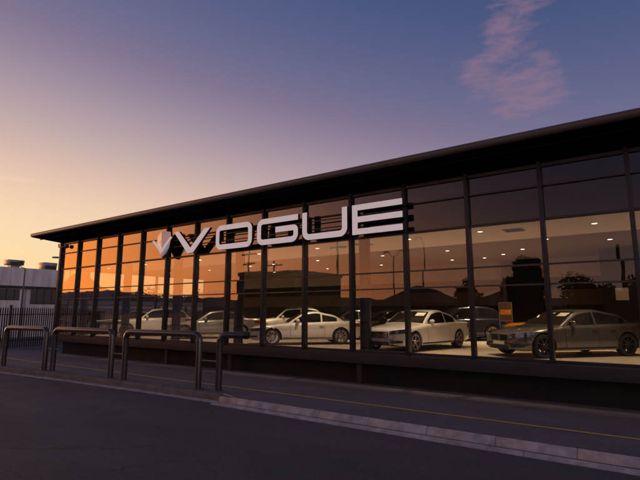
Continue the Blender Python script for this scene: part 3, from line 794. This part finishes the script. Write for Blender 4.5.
    # ---- fittings that follow the plan outline
    def nose_path(y0, y1, n_=10, off=.012, front=True):
        out = []
        xe = xf if front else xr
        yn = w(xe) * .93
        for i in range(n_ + 1):
            y = lerp(y0, y1, i / n_); ay = abs(y)
            if ay <= yn: x = xe
            else:
                lo_, hi_ = 0., 1.0
                for _ in range(24):
                    md = (lo_ + hi_) / 2
                    if w(xe - md if front else xe + md) < ay: lo_ = md
                    else: hi_ = md
                x = xe - lo_ if front else xe + lo_
            sg = 1 if front else -1
            out.append((x + sg * off, y * (1 + off / max(.4, ay) * .5)))
        return out
    def band(nm, path, zlo, zhi, m, par=t, thick=.03):
        mb = MB(); n_ = len(path)
        for i, (x, y) in enumerate(path):
            f = i / (n_ - 1); a = zlo(f) if callable(zlo) else zlo; b = zhi(f) if callable(zhi) else zhi
            cx_ = x * .985 if True else x; cy_ = y * .96
            mb.v += [(x, y, a), (x - .012, y, b), (cx_, cy_, a), (cx_, cy_, b)]
        for i in range(n_ - 1):
            a, b = i * 4, i * 4 + 4
            mb.f += [(a, b, b + 1, a + 1), (a + 1, b + 1, b + 3, a + 3), (a, a + 2, b + 2, b)]; mb.m += [0] * 3
        mb.f += [(0, 1, 3, 2), ((n_-1)*4, (n_-1)*4+2, (n_-1)*4+3, (n_-1)*4+1)]; mb.m += [0, 0]
        return mb.obj(nm, m, par)
    yw = Wd / 2
    for sgn in (1, -1):
        p_ = nose_path(sgn * yw * .50, sgn * yw * .955, 14, .014)
        band('headlight', p_, lambda f: nosez - .17 + .05 * f, lambda f: nosez - .06 + .075 * f, M['lens'])
        p_ = nose_path(sgn * yw * .52, sgn * yw * .86, 10, .012)
        band('side_intake', p_, lambda f: .30 + .02 * f, lambda f: .40 - .01 * f, M['black'])
        if tail_on:
            p_ = nose_path(sgn * yw * .45, sgn * yw * .95, 12, .014, False)
            band('tail_light', p_, deck - .26, lambda f: deck - .13, M['tail'])
    gh = nosez - .12
    if grille == 'bars':
        gr = band('grille', nose_path(-yw * .43, yw * .43, 12, .012), gh - .17, gh + .04, M['black'])
        for i in range(3):
            band('grille_bar', nose_path(-yw * .41, yw * .41, 12, .022), gh - .135 + i * .06, gh - .112 + i * .06, M['chrome'], gr)
        o = MB().lathe([(.06, -.01), (.075, -.01), (.075, .01), (.06, .01), (.06, -.01)], 24, axis='z')
        o.v = [(xf + .035 + z * .6, x, gh - .065 + y) for x, y, z in o.v]
        o.obj('emblem', M['chrome'], gr, smooth=True)
    elif grille == 'twin':
        for sgn in (1, -1):
            gr = band('grille', nose_path(sgn * .035, sgn * yw * .40, 8, .014), gh - .13, gh + .05, M['black'])
            for i in range(6):
                y = sgn * (.08 + i * .05); band('grille_bar', nose_path(y, y + sgn * .012, 2, .024), gh - .12, gh + .04, M['rim_dk'], gr)
    else:
        band('grille', nose_path(-yw * .40, yw * .40, 12, .012), gh - .14, gh + .02, M['black'])
    band('lower_intake', nose_path(-yw * .46, yw * .46, 12, .012), .255, .355, M['black'])
    pl = band('number_plate', nose_path(-.26, .26, 6, .03), .375, .465, M['plate'])
    def sy(x, z):
        p_ = section(x)[2:11]; best = p_[0][0]
        for (ya, za), (yb_, zb_) in zip(p_, p_[1:]):
            if za <= z <= zb_ and zb_ > za: best = lerp(ya, yb_, (z - za) / (zb_ - za))
        return best
    # mirrors, handles, door gaps, sill line
    for sgn in (1, -1):
        mx_ = cowl - .42; my = sgn * (sidept(mx_, belt + .06) + .10)
        mb = MB(); nu, nv = 12, 8
        for i in range(nv + 1):
            ph = math.pi * i / nv
            for j in range(nu):
                th = 2 * math.pi * j / nu
                mb.v.append((mx_ + .075 * math.sin(ph) * math.cos(th) + .02 * math.cos(ph), my + sgn * .11 * math.cos(ph), belt + .085 + .065 * math.sin(ph) * math.sin(th)))
        for i in range(nv):
            for j in range(nu): mb.f.append((i * nu + j, i * nu + (j + 1) % nu, (i + 1) * nu + (j + 1) % nu, (i + 1) * nu + j)); mb.m.append(0)
        mb.box(mx_ - .02, mx_ + .02, min(my, my - sgn * .14), max(my, my - sgn * .14), belt + .02, belt + .05)
        mb.obj('wing_mirror', M[pnt], t, smooth=True, ang=50)
        doors = [cowl - .12, bpx, max(xa + .25, -wb / 2 + ra + .02)] if H > 1.38 and not name.startswith('coupe') else [cowl - .12, bpx - .12]
        mb = MB()
        for dx in doors:
            zs2 = [lerp(.30, belt - .03, q / 9) for q in range(10)]
            for q in range(9):
                for z in (zs2[q], zs2[q + 1]):
                    if abs(abs(dx) - wb / 2) < ra and z < wrad * 2.2: z = max(z, .5)
                    mb.v += [(dx - .006, sgn * (sy(dx, z) + .003), z), (dx + .006, sgn * (sy(dx, z) + .003), z)]
                b0 = len(mb.v) - 4; mb.f.append((b0, b0 + 1, b0 + 3, b0 + 2)); mb.m.append(0)
        mb.obj('door_gap', M['black'], t)
        for dx in doors[1:]:
            z = belt - .12; y = sgn * (sy(dx + .13, z) + .012)
            MB().box(dx + .05, dx + .23, min(y - .012, y + .012), max(y - .012, y + .012), z - .014, z + .014).obj('door_handle', M[pnt], t, bevel=.005)
    for sgn in (1, -1):
        pts = [(x, sgn * (sidept(x, belt + .014, .006)), belt + .014) for x in [lerp(xa, xb + .04, q / 20) for q in range(21)]]
        MB().tube(pts, .011, 6).obj('window_trim', M['chrome'], t, smooth=True)
        crz = belt - .15
        pts = [(x, sgn * (sy(x, .27) + .004), .27) for x in [lerp(-wb / 2 + ra + .03, wb / 2 - ra - .03, q / 16) for q in range(17)]]
        MB().tube(pts, .022, 6).obj('sill_trim', M['black'], t, smooth=True)
    if rails:
        for sgn in (1, -1):
            pts = [(x, sgn * (ye(x) - .03), ctop(x) + (.035 if 0 < i < 8 else -.03)) for i, x in enumerate([lerp(rhead + .05, head - .1, q / 8) for q in range(9)])]
            MB().tube(pts, .018, 8).obj('roof_rail', M['grey_metal'], t, smooth=True)
    ty, rm = wheel_meshes(wrad, .225, spokes, rimm, double)
    for xa_ in (wb / 2, -wb / 2):
        for sgn in (1, -1):
            o = link('wheel', ty, t); o.location = (xa_, sgn * (yw - .125), wrad); o.rotation_euler = (0, rng.uniform(0, 1), 0 if sgn > 0 else math.pi)
            rr_ = link('rim', rm, o)
    return t

ROW = 'cars parked along the showroom glass'; BACK = 'cars parked in the rear row of the showroom'
make_car('coupe_car', 'pearl white two door coupe seen from the side, below the letters O and G', 'p_cream', (-12.52, 16.35), (-.69, -.724), wb=2.86, fo=.88, ro=.98, Wd=1.85, H=1.375, belt=.90, hoodz=.90, deck=.98,
         head=.08, rhead=-.78, base=-1.62, spokes=9, double=True, group=ROW, bp=-.62)
make_car('coupe_car', 'white coupe facing the street with a barred grille and a price card in the windscreen', 'p_cream', (-7.42, 16.62), (-.17, -.985), wb=2.9, fo=.86, ro=1.1, Wd=1.9, H=1.43, belt=.93, hoodz=.95, nosez=.76, deck=1.0,
         head=.08, rhead=-.8, base=-1.66, spokes=5, double=True, group=ROW, card=True, bp=-.62)
make_car('sedan_car', 'bronze grey fastback sedan with twin dark grilles and black wheels, rightmost car', 'p_bronze', (-2.52, 16.9), (-.643, -.766), wb=3.02, fo=.86, ro=1.05, Wd=1.9, H=1.43, belt=.94, hoodz=.96, nosez=.74, deck=1.02,
         head=.06, rhead=-.98, base=-1.92, spokes=8, rimm='rim_dk', double=False, grille='twin', group=ROW, card=True, bp=-.42, wrad=.35)
make_car('sedan_car', 'silver grey sedan side on between two columns, partly hidden by the white coupe', 'p_grey', (-19.2, 17.2), (-.66, -.75), wb=2.85, fo=.85, ro=1.08, Wd=1.83, H=1.43, belt=.92, hoodz=.92, deck=1.02,
         head=.1, rhead=-1.0, base=-1.72, group=ROW, grille='slim')
make_car('hatchback_car', 'white crossover with tall cabin side on, second car from the left', 'p_white', (-23.95, 16.9), (-.6, -.8), wb=2.7, fo=.85, ro=.8, Wd=1.84, H=1.56, belt=1.0, hoodz=1.0, nosez=.82, deck=1.05,
         head=.0, rhead=-1.45, base=-2.0, wrad=.35, group=ROW, grille='slim', spokes=6)
make_car('sedan_car', 'dark car at the far left of the showroom showing a bright headlamp', 'p_black', (-27.15, 17.4), (-.6, -.8), wb=2.7, fo=.85, ro=1.0, H=1.42, group=ROW, grille='slim', nosez=.76)
make_car('estate_car', 'white estate with roof rails in the rear row above the bonnet of the pearl coupe', 'p_white', (-17.9, 21.6), (-.62, -.78), wb=2.75, fo=.85, ro=.95, H=1.58, belt=1.0, hoodz=1.0, nosez=.8, deck=1.02, head=.05, rhead=-1.7, base=-2.15,
         rails=True, group=BACK, grille='slim', wrad=.34)
make_car('sedan_car', 'silver car in the rear row, only its roof showing behind the pearl coupe', 'p_silver', (-14.2, 22.3), (-.64, -.77), H=1.46, group=BACK, grille='slim')
make_car('sedan_car', 'black car in the rear row between the pearl coupe and the white coupe', 'p_black', (-11.7, 21.9), (-.5, -.86), H=1.42, group=BACK, grille='slim')
make_car('hatchback_car', 'dark navy crossover in the rear row to the right of the white coupe', 'p_blue', (-8.0, 22.6), (-.75, -.66), wb=2.75, H=1.62, belt=1.05, hoodz=1.03, nosez=.85, deck=1.08, head=.0, rhead=-1.5, base=-2.05, wrad=.36, group=BACK, grille='slim')
make_car('coupe_car', 'bright yellow car in the rear row, its bonnet showing over the bronze sedan', 'p_yellow', (-3.05, 20.7), (-.8, -.6), wb=2.6, fo=.9, ro=.8, H=1.36, belt=.95, hoodz=1.02, nosez=.86, group=BACK, grille='slim', cowl=.5)

# poster stand and paper notice
t = thing('poster_stand', 'framed dark and orange poster on a slim stand in front of the rear wall', 'poster stand', (-5.35, 21.2, .006), R(8))
MB().box(-.24, .24, -.012, .012, .98, 1.72).obj('poster', M['poster'], t)
m2 = MB(); m2.box(-.27, -.242, -.02, .02, .1, 1.75); m2.box(.242, .27, -.02, .02, .1, 1.75); m2.box(-.24, .24, -.02, .02, 1.724, 1.75); m2.box(-.24, .24, -.02, .02, .95, .976)
m2.obj('frame', M['grey_metal'], t)
MB().box(-.3, .3, -.16, .16, 0, .1).obj('foot', M['grey_metal'], t, bevel=.01)
m2 = MB(); m2.box(-.22, .22, -.016, -.0125, 1.22, 1.44); m2.obj('printed_band', M['poster_mid'], t)
o = MB().box(-.22, .22, -.012, 0, -.24, .24).obj('wall_notice', M['paper']); o.location = (-1.11, 21.995, 2.04)
tag(o, 'white paper notice fixed to the dark partition wall above the bronze sedan', 'notice')

# ------------------------------------------------------------------ steel hoop barriers
def hoop_pts(L, hgt, r=.16):
    p = [(0, 0, 0), (0, 0, hgt - r)] + [(r - r * math.cos(R(a)), 0, hgt - r + r * math.sin(R(a))) for a in (15, 30, 45, 60, 75, 90)]
    p += [(L - r, 0, hgt)] + [(L - r + r * math.sin(R(a)), 0, hgt - r + r * math.cos(R(a))) for a in (15, 30, 45, 60, 75, 90)] + [(L, 0, 0)]
    return p
PZ = -.352
hd = [((-17.3, 6.72), (-15.0, 6.92), 'leftmost steel hoop barrier, its top bar glowing orange'), ((-14.62, 6.98), (-11.82, 7.12), 'second steel hoop barrier from the left, before the corner of the showroom'),
      ((-11.2, 7.12), (-8.53, 7.26), 'third steel hoop barrier, the widest in the row, before the white crossover')]
for (a, b, lab) in hd:
    d = Vector((b[0] - a[0], b[1] - a[1], 0)); L = d.length
    t = thing('hoop_barrier', lab, 'barrier', (a[0], a[1], PZ), math.atan2(d.y, d.x), 'steel hoop barriers along the kerb')
    MB().tube(hoop_pts(L, 1.19), .072, 16).obj('hoop', M['hoop'], t, smooth=True, ang=50)
    for x in (0, L): MB().lathe([(.072, 0), (.12, .0), (.12, .012), (.074, .016)], 20, c=(x, 0, 0)).obj('base_flange', M['rail'], t)
    MB().tube([(L + .05, 0, .62), (L + .56, .03, .62)], .014, 8).obj('link_bar', M['grey_metal'], t)
t = thing('hoop_barrier', 'last steel barrier with a single post and a capped free end', 'barrier', (-7.98, 7.36, PZ), R(18), 'steel hoop barriers along the kerb')
MB().tube([p for p in hoop_pts(4, 1.19)[:8]] + [(.62, 0, 1.19)], .072, 16).obj('hoop', M['hoop'], t, smooth=True, ang=50)
cap = MB().lathe([(0, -.01), (.078, -.01), (.082, .01), (.082, .09), (.07, .1), (0, .1)], 16, axis='z').obj('end_cap', M['black'], t, smooth=True)
cap.location = (.60, 0, 1.19); cap.rotation_euler = (0, R(90), 0)
MB().lathe([(.072, 0), (.12, .0), (.12, .012), (.074, .016)], 20).obj('base_flange', M['rail'], t)

# ------------------------------------------------------------------ palisade fence and the white buildings on the left
FX = -35.0
t = thing('palisade_fence', 'dark steel palisade fence across the side yard', 'fence', (FX, 8, -1.05))
yy = 0.0; i = 0
while yy < 30:
    mb = MB()
    for q in range(19):
        y = yy + .16 + q * .14
        mb.add([(-.012, y - .032, .05), (.012, y - .032, .05), (.012, y + .032, .05), (-.012, y + .032, .05), (-.012, y - .032, 2.62), (.012, y - .032, 2.62), (.012, y + .032, 2.62), (-.012, y + .032, 2.62), (0, y, 2.72)],
               [(0, 1, 5, 4), (1, 2, 6, 5), (2, 3, 7, 6), (3, 0, 4, 7), (4, 5, 8), (5, 6, 8), (6, 7, 8), (7, 4, 8), (3, 2, 1, 0)])
    mb.box(-.05, -.014, yy + .06, yy + 2.8, .5, .56); mb.box(-.05, -.014, yy + .06, yy + 2.8, 2.2, 2.26)
    mb.obj('pale_panel', M['frame'], t)
    MB().box(-.09, .09, yy - .06, yy + .06, 0, 2.85).obj('post', M['frame'], t, bevel=.01)
    yy += 2.86
t = thing('white_building', 'long white clad building with a dark window band and rooftop coolers', 'building', (-50, 6, -1.16))
MB().box(-12, 0, 0, 18.0, 0, 3.6).obj('wall', M['cladding'], t)
MB().box(-12.2, .25, -.2, 18.2, 4.98, 6.72).obj('parapet', M['cladding'], t)
MB().box(-12.3, .45, -.3, 18.3, 4.80, 4.97).obj('eave', M['frame'], t)
MB().box(-12, .02, 0, 18, 3.602, 4.79).obj('upper_wall', M['cladding'], t)
for y in (8.8, 14.7): MB().tube([(.12, y, 0), (.12, y, 4.78)], .05, 8).obj('downpipe', M['grey_metal'], t, smooth=True)
m2 = MB()
for y0, y1, z0, z1 in ((2.0, 8.6, 3.7, 4.72), (9.0, 14.2, 3.7, 4.7), (15.2, 17.8, 3.35, 4.72)):
    w_ = MB().box(.015, .06, y0, y1, z0, z1).obj('window', M['dark_glass'], t)
    m3 = MB(); q = y0 + .55
    while q < y1 - .2: m3.box(.061, .09, q - .03, q + .03, z0, z1); q += .7
    m3.box(.061, .1, y0, y1, z0 - .06, z0 - .002)
    m3.obj('frame', M['frame'], w_)
def cooler(y, w_, hh, lab, taper=0):
    t = thing('rooftop_cooler', lab, 'air cooler', (-51.6, y, 5.56), 0, 'rooftop coolers')
    m2 = MB()
    m2.add([(-.6, -w_/2, .35 if taper else .1), (.6, -w_/2, .35 if taper else .1), (.6, w_/2, .35 if taper else .1), (-.6, w_/2, .35 if taper else .1), (-.62, -w_/2 - .05, hh), (.62, -w_/2 - .05, hh), (.62, w_/2 + .05, hh), (-.62, w_/2 + .05, hh)],
           [(3, 2, 1, 0), (4, 5, 6, 7), (0, 1, 5, 4), (1, 2, 6, 5), (2, 3, 7, 6), (3, 0, 4, 7)])
    m2.obj('casing', M['grey_metal'], t, bevel=.03)
    m3 = MB()
    for i in range(8): m3.box(.622, .65, -w_/2 + .1, w_/2 - .1, (.4 if taper else .2) + i * (hh - .5) / 8, (.43 if taper else .23) + i * (hh - .5) / 8)
    m3.obj('louvres', M['black'], t)
    MB().box(-.35, .35, -w_ * .3, w_ * .3, 0, .36 if taper else .12).obj('duct', M['grey_metal'], t)
cooler(20.1, 1.35, .85, 'flared rooftop cooler on a narrow duct, the left one on the white building', 1)
cooler(23.3, 1.25, .85, 'square grey rooftop cooler at the right end of the white building')
t = thing('white_shed', 'lower white shed beyond the glazed end of the showroom', 'building', (-52, 26, -1.16))
MB().box(-8, 0, 0, 22, 0, 3.3).obj('wall', M['white_wall'], t)
m2 = MB(); m2.add([(-8.3, -.3, 3.302), (.3, -.3, 3.302), (.3, 22.3, 3.302), (-8.3, 22.3, 3.302), (-4, -.3, 3.9), (-4, 22.3, 3.9)], [(0, 1, 4), (1, 2, 5, 4), (2, 3, 5), (3, 0, 4, 5)]); m2.obj('roof', M['roof'], t)
for y in (2, 7, 12, 17): MB().box(.005, .05, y, y + 2.2, 1.2, 2.6).obj('window', M['dark_glass'], t)

def street_lamp(x, y, z, h_, arm, lab, rz=0, two=False, group='street lamps'):
    t = thing('street_lamp', lab, 'street lamp', (x, y, z), rz, group)
    MB().tube([(0, 0, 0), (0, 0, h_ * .5), (0, 0, h_ - .5)], [.09, .07, .05], 10).obj('pole', M['pole'], t, smooth=True)
    for s_ in ((1, -1) if two else (1,)):
        pts = [(0, 0, h_ - .5)] + [(s_ * arm * math.sin(R(a)), 0, h_ - .5 + .5 * (1 - math.cos(R(a)))) for a in (20, 40, 60, 80, 90)]
        MB().tube(pts, .035, 8).obj('arm', M['pole'], t, smooth=True)
        m2 = MB().tube([(s_ * arm, 0, h_), (s_ * (arm + .15), 0, h_ + .01), (s_ * (arm + .6), 0, h_ - .02), (s_ * (arm + .68), 0, h_ - .03)], [.04, .09, .08, .03], 10)
        m2.obj('lamp_head', M['grey_metal'], t, smooth=True)
street_lamp(-44.5, 18.25, -1.16, 6.75, .55, 'slim grey street lamp with a short curved arm before the white building', R(-90))
street_lamp(-45, 22.4, -1.16, 7.5, 1.1, 'street lamp half hidden behind the showroom corner, only its head in view', R(-90))

# ------------------------------------------------------------------ across the street, behind the viewer: what the glass mirrors
def leaf_tree(name, lab, x, y, z, hgt, rad, trunk, seed, n=1500, top=1.0, cat='tree', group='trees across the street', size=.22):
    rg = random.Random(seed)
    t = thing(name, lab, cat, (x, y, z), 0, group)
    mb = MB().tube([(0, 0, 0), (.05, .02, trunk * .6), (0, .05, trunk + .4)], [.2 * rad / 2, .14 * rad / 2, .08 * rad / 2], 8)
    for k in range(5):
        a = rg.uniform(0, 6.28); mb.tube([(0, .03, trunk * .8), (math.cos(a) * rad * .35, math.sin(a) * rad * .35, trunk + (hgt - trunk) * .3), (math.cos(a) * rad * .6, math.sin(a) * rad * .6, trunk + (hgt - trunk) * .6)], [.07, .05, .02], 6)
    mb.obj('trunk', M['bark'], t)
    cl = []
    for k in range(26):
        a = rg.uniform(0, 6.28); u = rg.uniform(-1, 1); q = rg.uniform(.45, 1.0)
        s_ = math.sqrt(1 - u * u)
        cl.append((math.cos(a) * s_ * rad * q * .8, math.sin(a) * s_ * rad * q * .8, trunk + (hgt - trunk) * (.5 + .42 * u * q), rad * rg.uniform(.22, .42)))
    m2 = MB()
    for k in range(n):
        cx, cy, cz, cr = rg.choice(cl)
        v = Vector((rg.gauss(0, 1), rg.gauss(0, 1), rg.gauss(0, 1))).normalized() * cr * rg.uniform(.5, 1.05)
        p = Vector((cx, cy, max(cz, trunk * .8))) + v
        d1 = Vector((rg.gauss(0, 1), rg.gauss(0, 1), rg.gauss(0, .6))).normalized(); d2 = d1.orthogonal().normalized()
        s1 = size * rg.uniform(.6, 1.3); s2 = s1 * .55
        m2.add([p - d1 * s1, p + d2 * s2, p + d1 * s1, p - d2 * s2], [(0, 1, 2, 3)])
    m2.obj('crown', M['leaf'], t, recalc=False)
tag(MB().box(-120, 60, -17.5, -13.0, -.62, -.40).obj('opposite_pavement', M['concrete_dark']), kind='structure')
leaf_tree('broad_tree', 'dense round topped tree across the street, mirrored in the bay above the poster', -9.2, -14.5, -.4, 7.3, 1.9, .2, 3, 4200, size=.26)
leaf_tree('broad_tree', 'loose spreading tree across the street, mirrored to the right of the dense one', -5.2, -18.5, -.6, 5.4, 2.6, 1.0, 4, 4500, size=.15)
leaf_tree('broad_tree', 'small tree across the street, mirrored at the right edge', -1.6, -19, -.6, 4.9, 2.4, 1.0, 5, 3800, size=.15)
leaf_tree('broad_tree', 'thin young tree across the street in front of the tiled houses', -15.0, -18, -.6, 5.2, 1.3, 1.8, 6, 700)
for i, (x, y, h_, r_) in enumerate([(-62, 39, 5.6, 2.6), (-64, 44, 6.2, 3), (-61, 50, 5.2, 2.4), (-66, 56, 6.6, 3.2), (-60, 62, 5.8, 2.8)]):
    leaf_tree('hedge_tree', ['low dark tree beyond the white shed', 'broad dark tree beyond the white shed', 'small dark tree beyond the white shed', 'tallest dark tree beyond the white shed', 'far dark tree beyond the white shed'][i],
              x, y, -1.16, h_, r_, 1.0, 20 + i, 1100, group='trees beyond the shed')
M['house_wall'] = mat('brick_wall', (.03, .026, .024), .85, var=.3)
def house(name, lab, x0, x1, y0, y1, hw, hr, roofm='roof', flat=False):
    t = thing(name, lab, 'building', ((x0 + x1) / 2, (y0 + y1) / 2, -.6)); a, b = (x1 - x0) / 2, (y1 - y0) / 2
    MB().box(-a, a, -b, b, 0, hw).obj('wall', M['house_wall'], t)
    if flat: MB().box(-a - .15, a + .15, -b - .15, b + .15, hw + .002, hw + hr).obj('roof', M[roofm], t)
    else:
        m2 = MB(); m2.add([(-a - .4, -b - .4, hw + .002), (a + .4, -b - .4, hw + .002), (a + .4, b + .4, hw + .002), (-a - .4, b + .4, hw + .002), (-a + b * .8, 0, hw + hr), (a - b * .8, 0, hw + hr)], [(0, 1, 5, 4), (1, 2, 5), (2, 3, 4, 5), (3, 0, 4)]); m2.obj('roof', M[roofm], t)
    q = -a + 1.2
    while q < a - 1.5:
        MB().box(q, q + 1.3, b + .004, b + .05, 1.0, 2.2).obj('window', M['dark_glass'], t); q += 2.6
house('flat_roofed_block', 'dark flat roofed block across the street, mirrored behind the letter G', -42.5, -33.4, -24, -14.2, 6.3, .5, flat=True)
house('tiled_house', 'low hip roofed house across the street, mirrored under the last letter', -26.5, -18.5, -28, -19, 2.7, 2.3)
house('tiled_house', 'second hip roofed house across the street, further along', -16.5, -8.5, -30, -21, 2.6, 1.9)
house('tiled_house', 'third hip roofed house across the street, at the end of the row', -3, 8, -30, -21, 2.8, 2.2)
street_lamp(-17.9, -14.2, -.4, 8.75, .3, 'mirrored street lamp with one arm across the street', R(180), group='street lamps across the street')
street_lamp(-21.05, -14.2, -.4, 7.7, .5, 'mirrored street lamp with two arms across the street', 0, True, group='street lamps across the street')
def power_pole(x, y, h_, lab, arms=2):
    t = thing('power_pole', lab, 'power pole', (x, y, -.5), 0, 'power poles across the street')
    MB().tube([(0, 0, 0), (0, 0, h_)], [.16, .11], 10).obj('pole', M['bark'], t, smooth=True)
    for k in range(arms):
        z = h_ - .5 - k * 1.1; m2 = MB().box(-1.3 + k * .3, 1.3 - k * .3, -.06, .06, z - .07, z + .07); ca = m2.obj('crossarm', M['bark'], t)
        m3 = MB()
        for x_ in (-1.1 + k * .3, -.4, .4, 1.1 - k * .3): m3.lathe([(0, z + .07), (.04, z + .08), (.05, z + .16), (.02, z + .24), (0, z + .24)], 8, c=(x_, 0, 0))
        m3.obj('insulators', M['grey_metal'], ca)
power_pole(-27.8, -14.4, 10.4, 'tallest power pole across the street, mirrored under the letter U')
power_pole(-40.3, -13.6, 9.2, 'power pole with two crossarms before the flat roofed block', 2)
power_pole(-36.3, -13.6, 7.9, 'shorter power pole with one crossarm before the flat roofed block', 1)
power_pole(-2.0, -14.2, 7.1, 'short stout power pole mirrored at the right edge', 0)
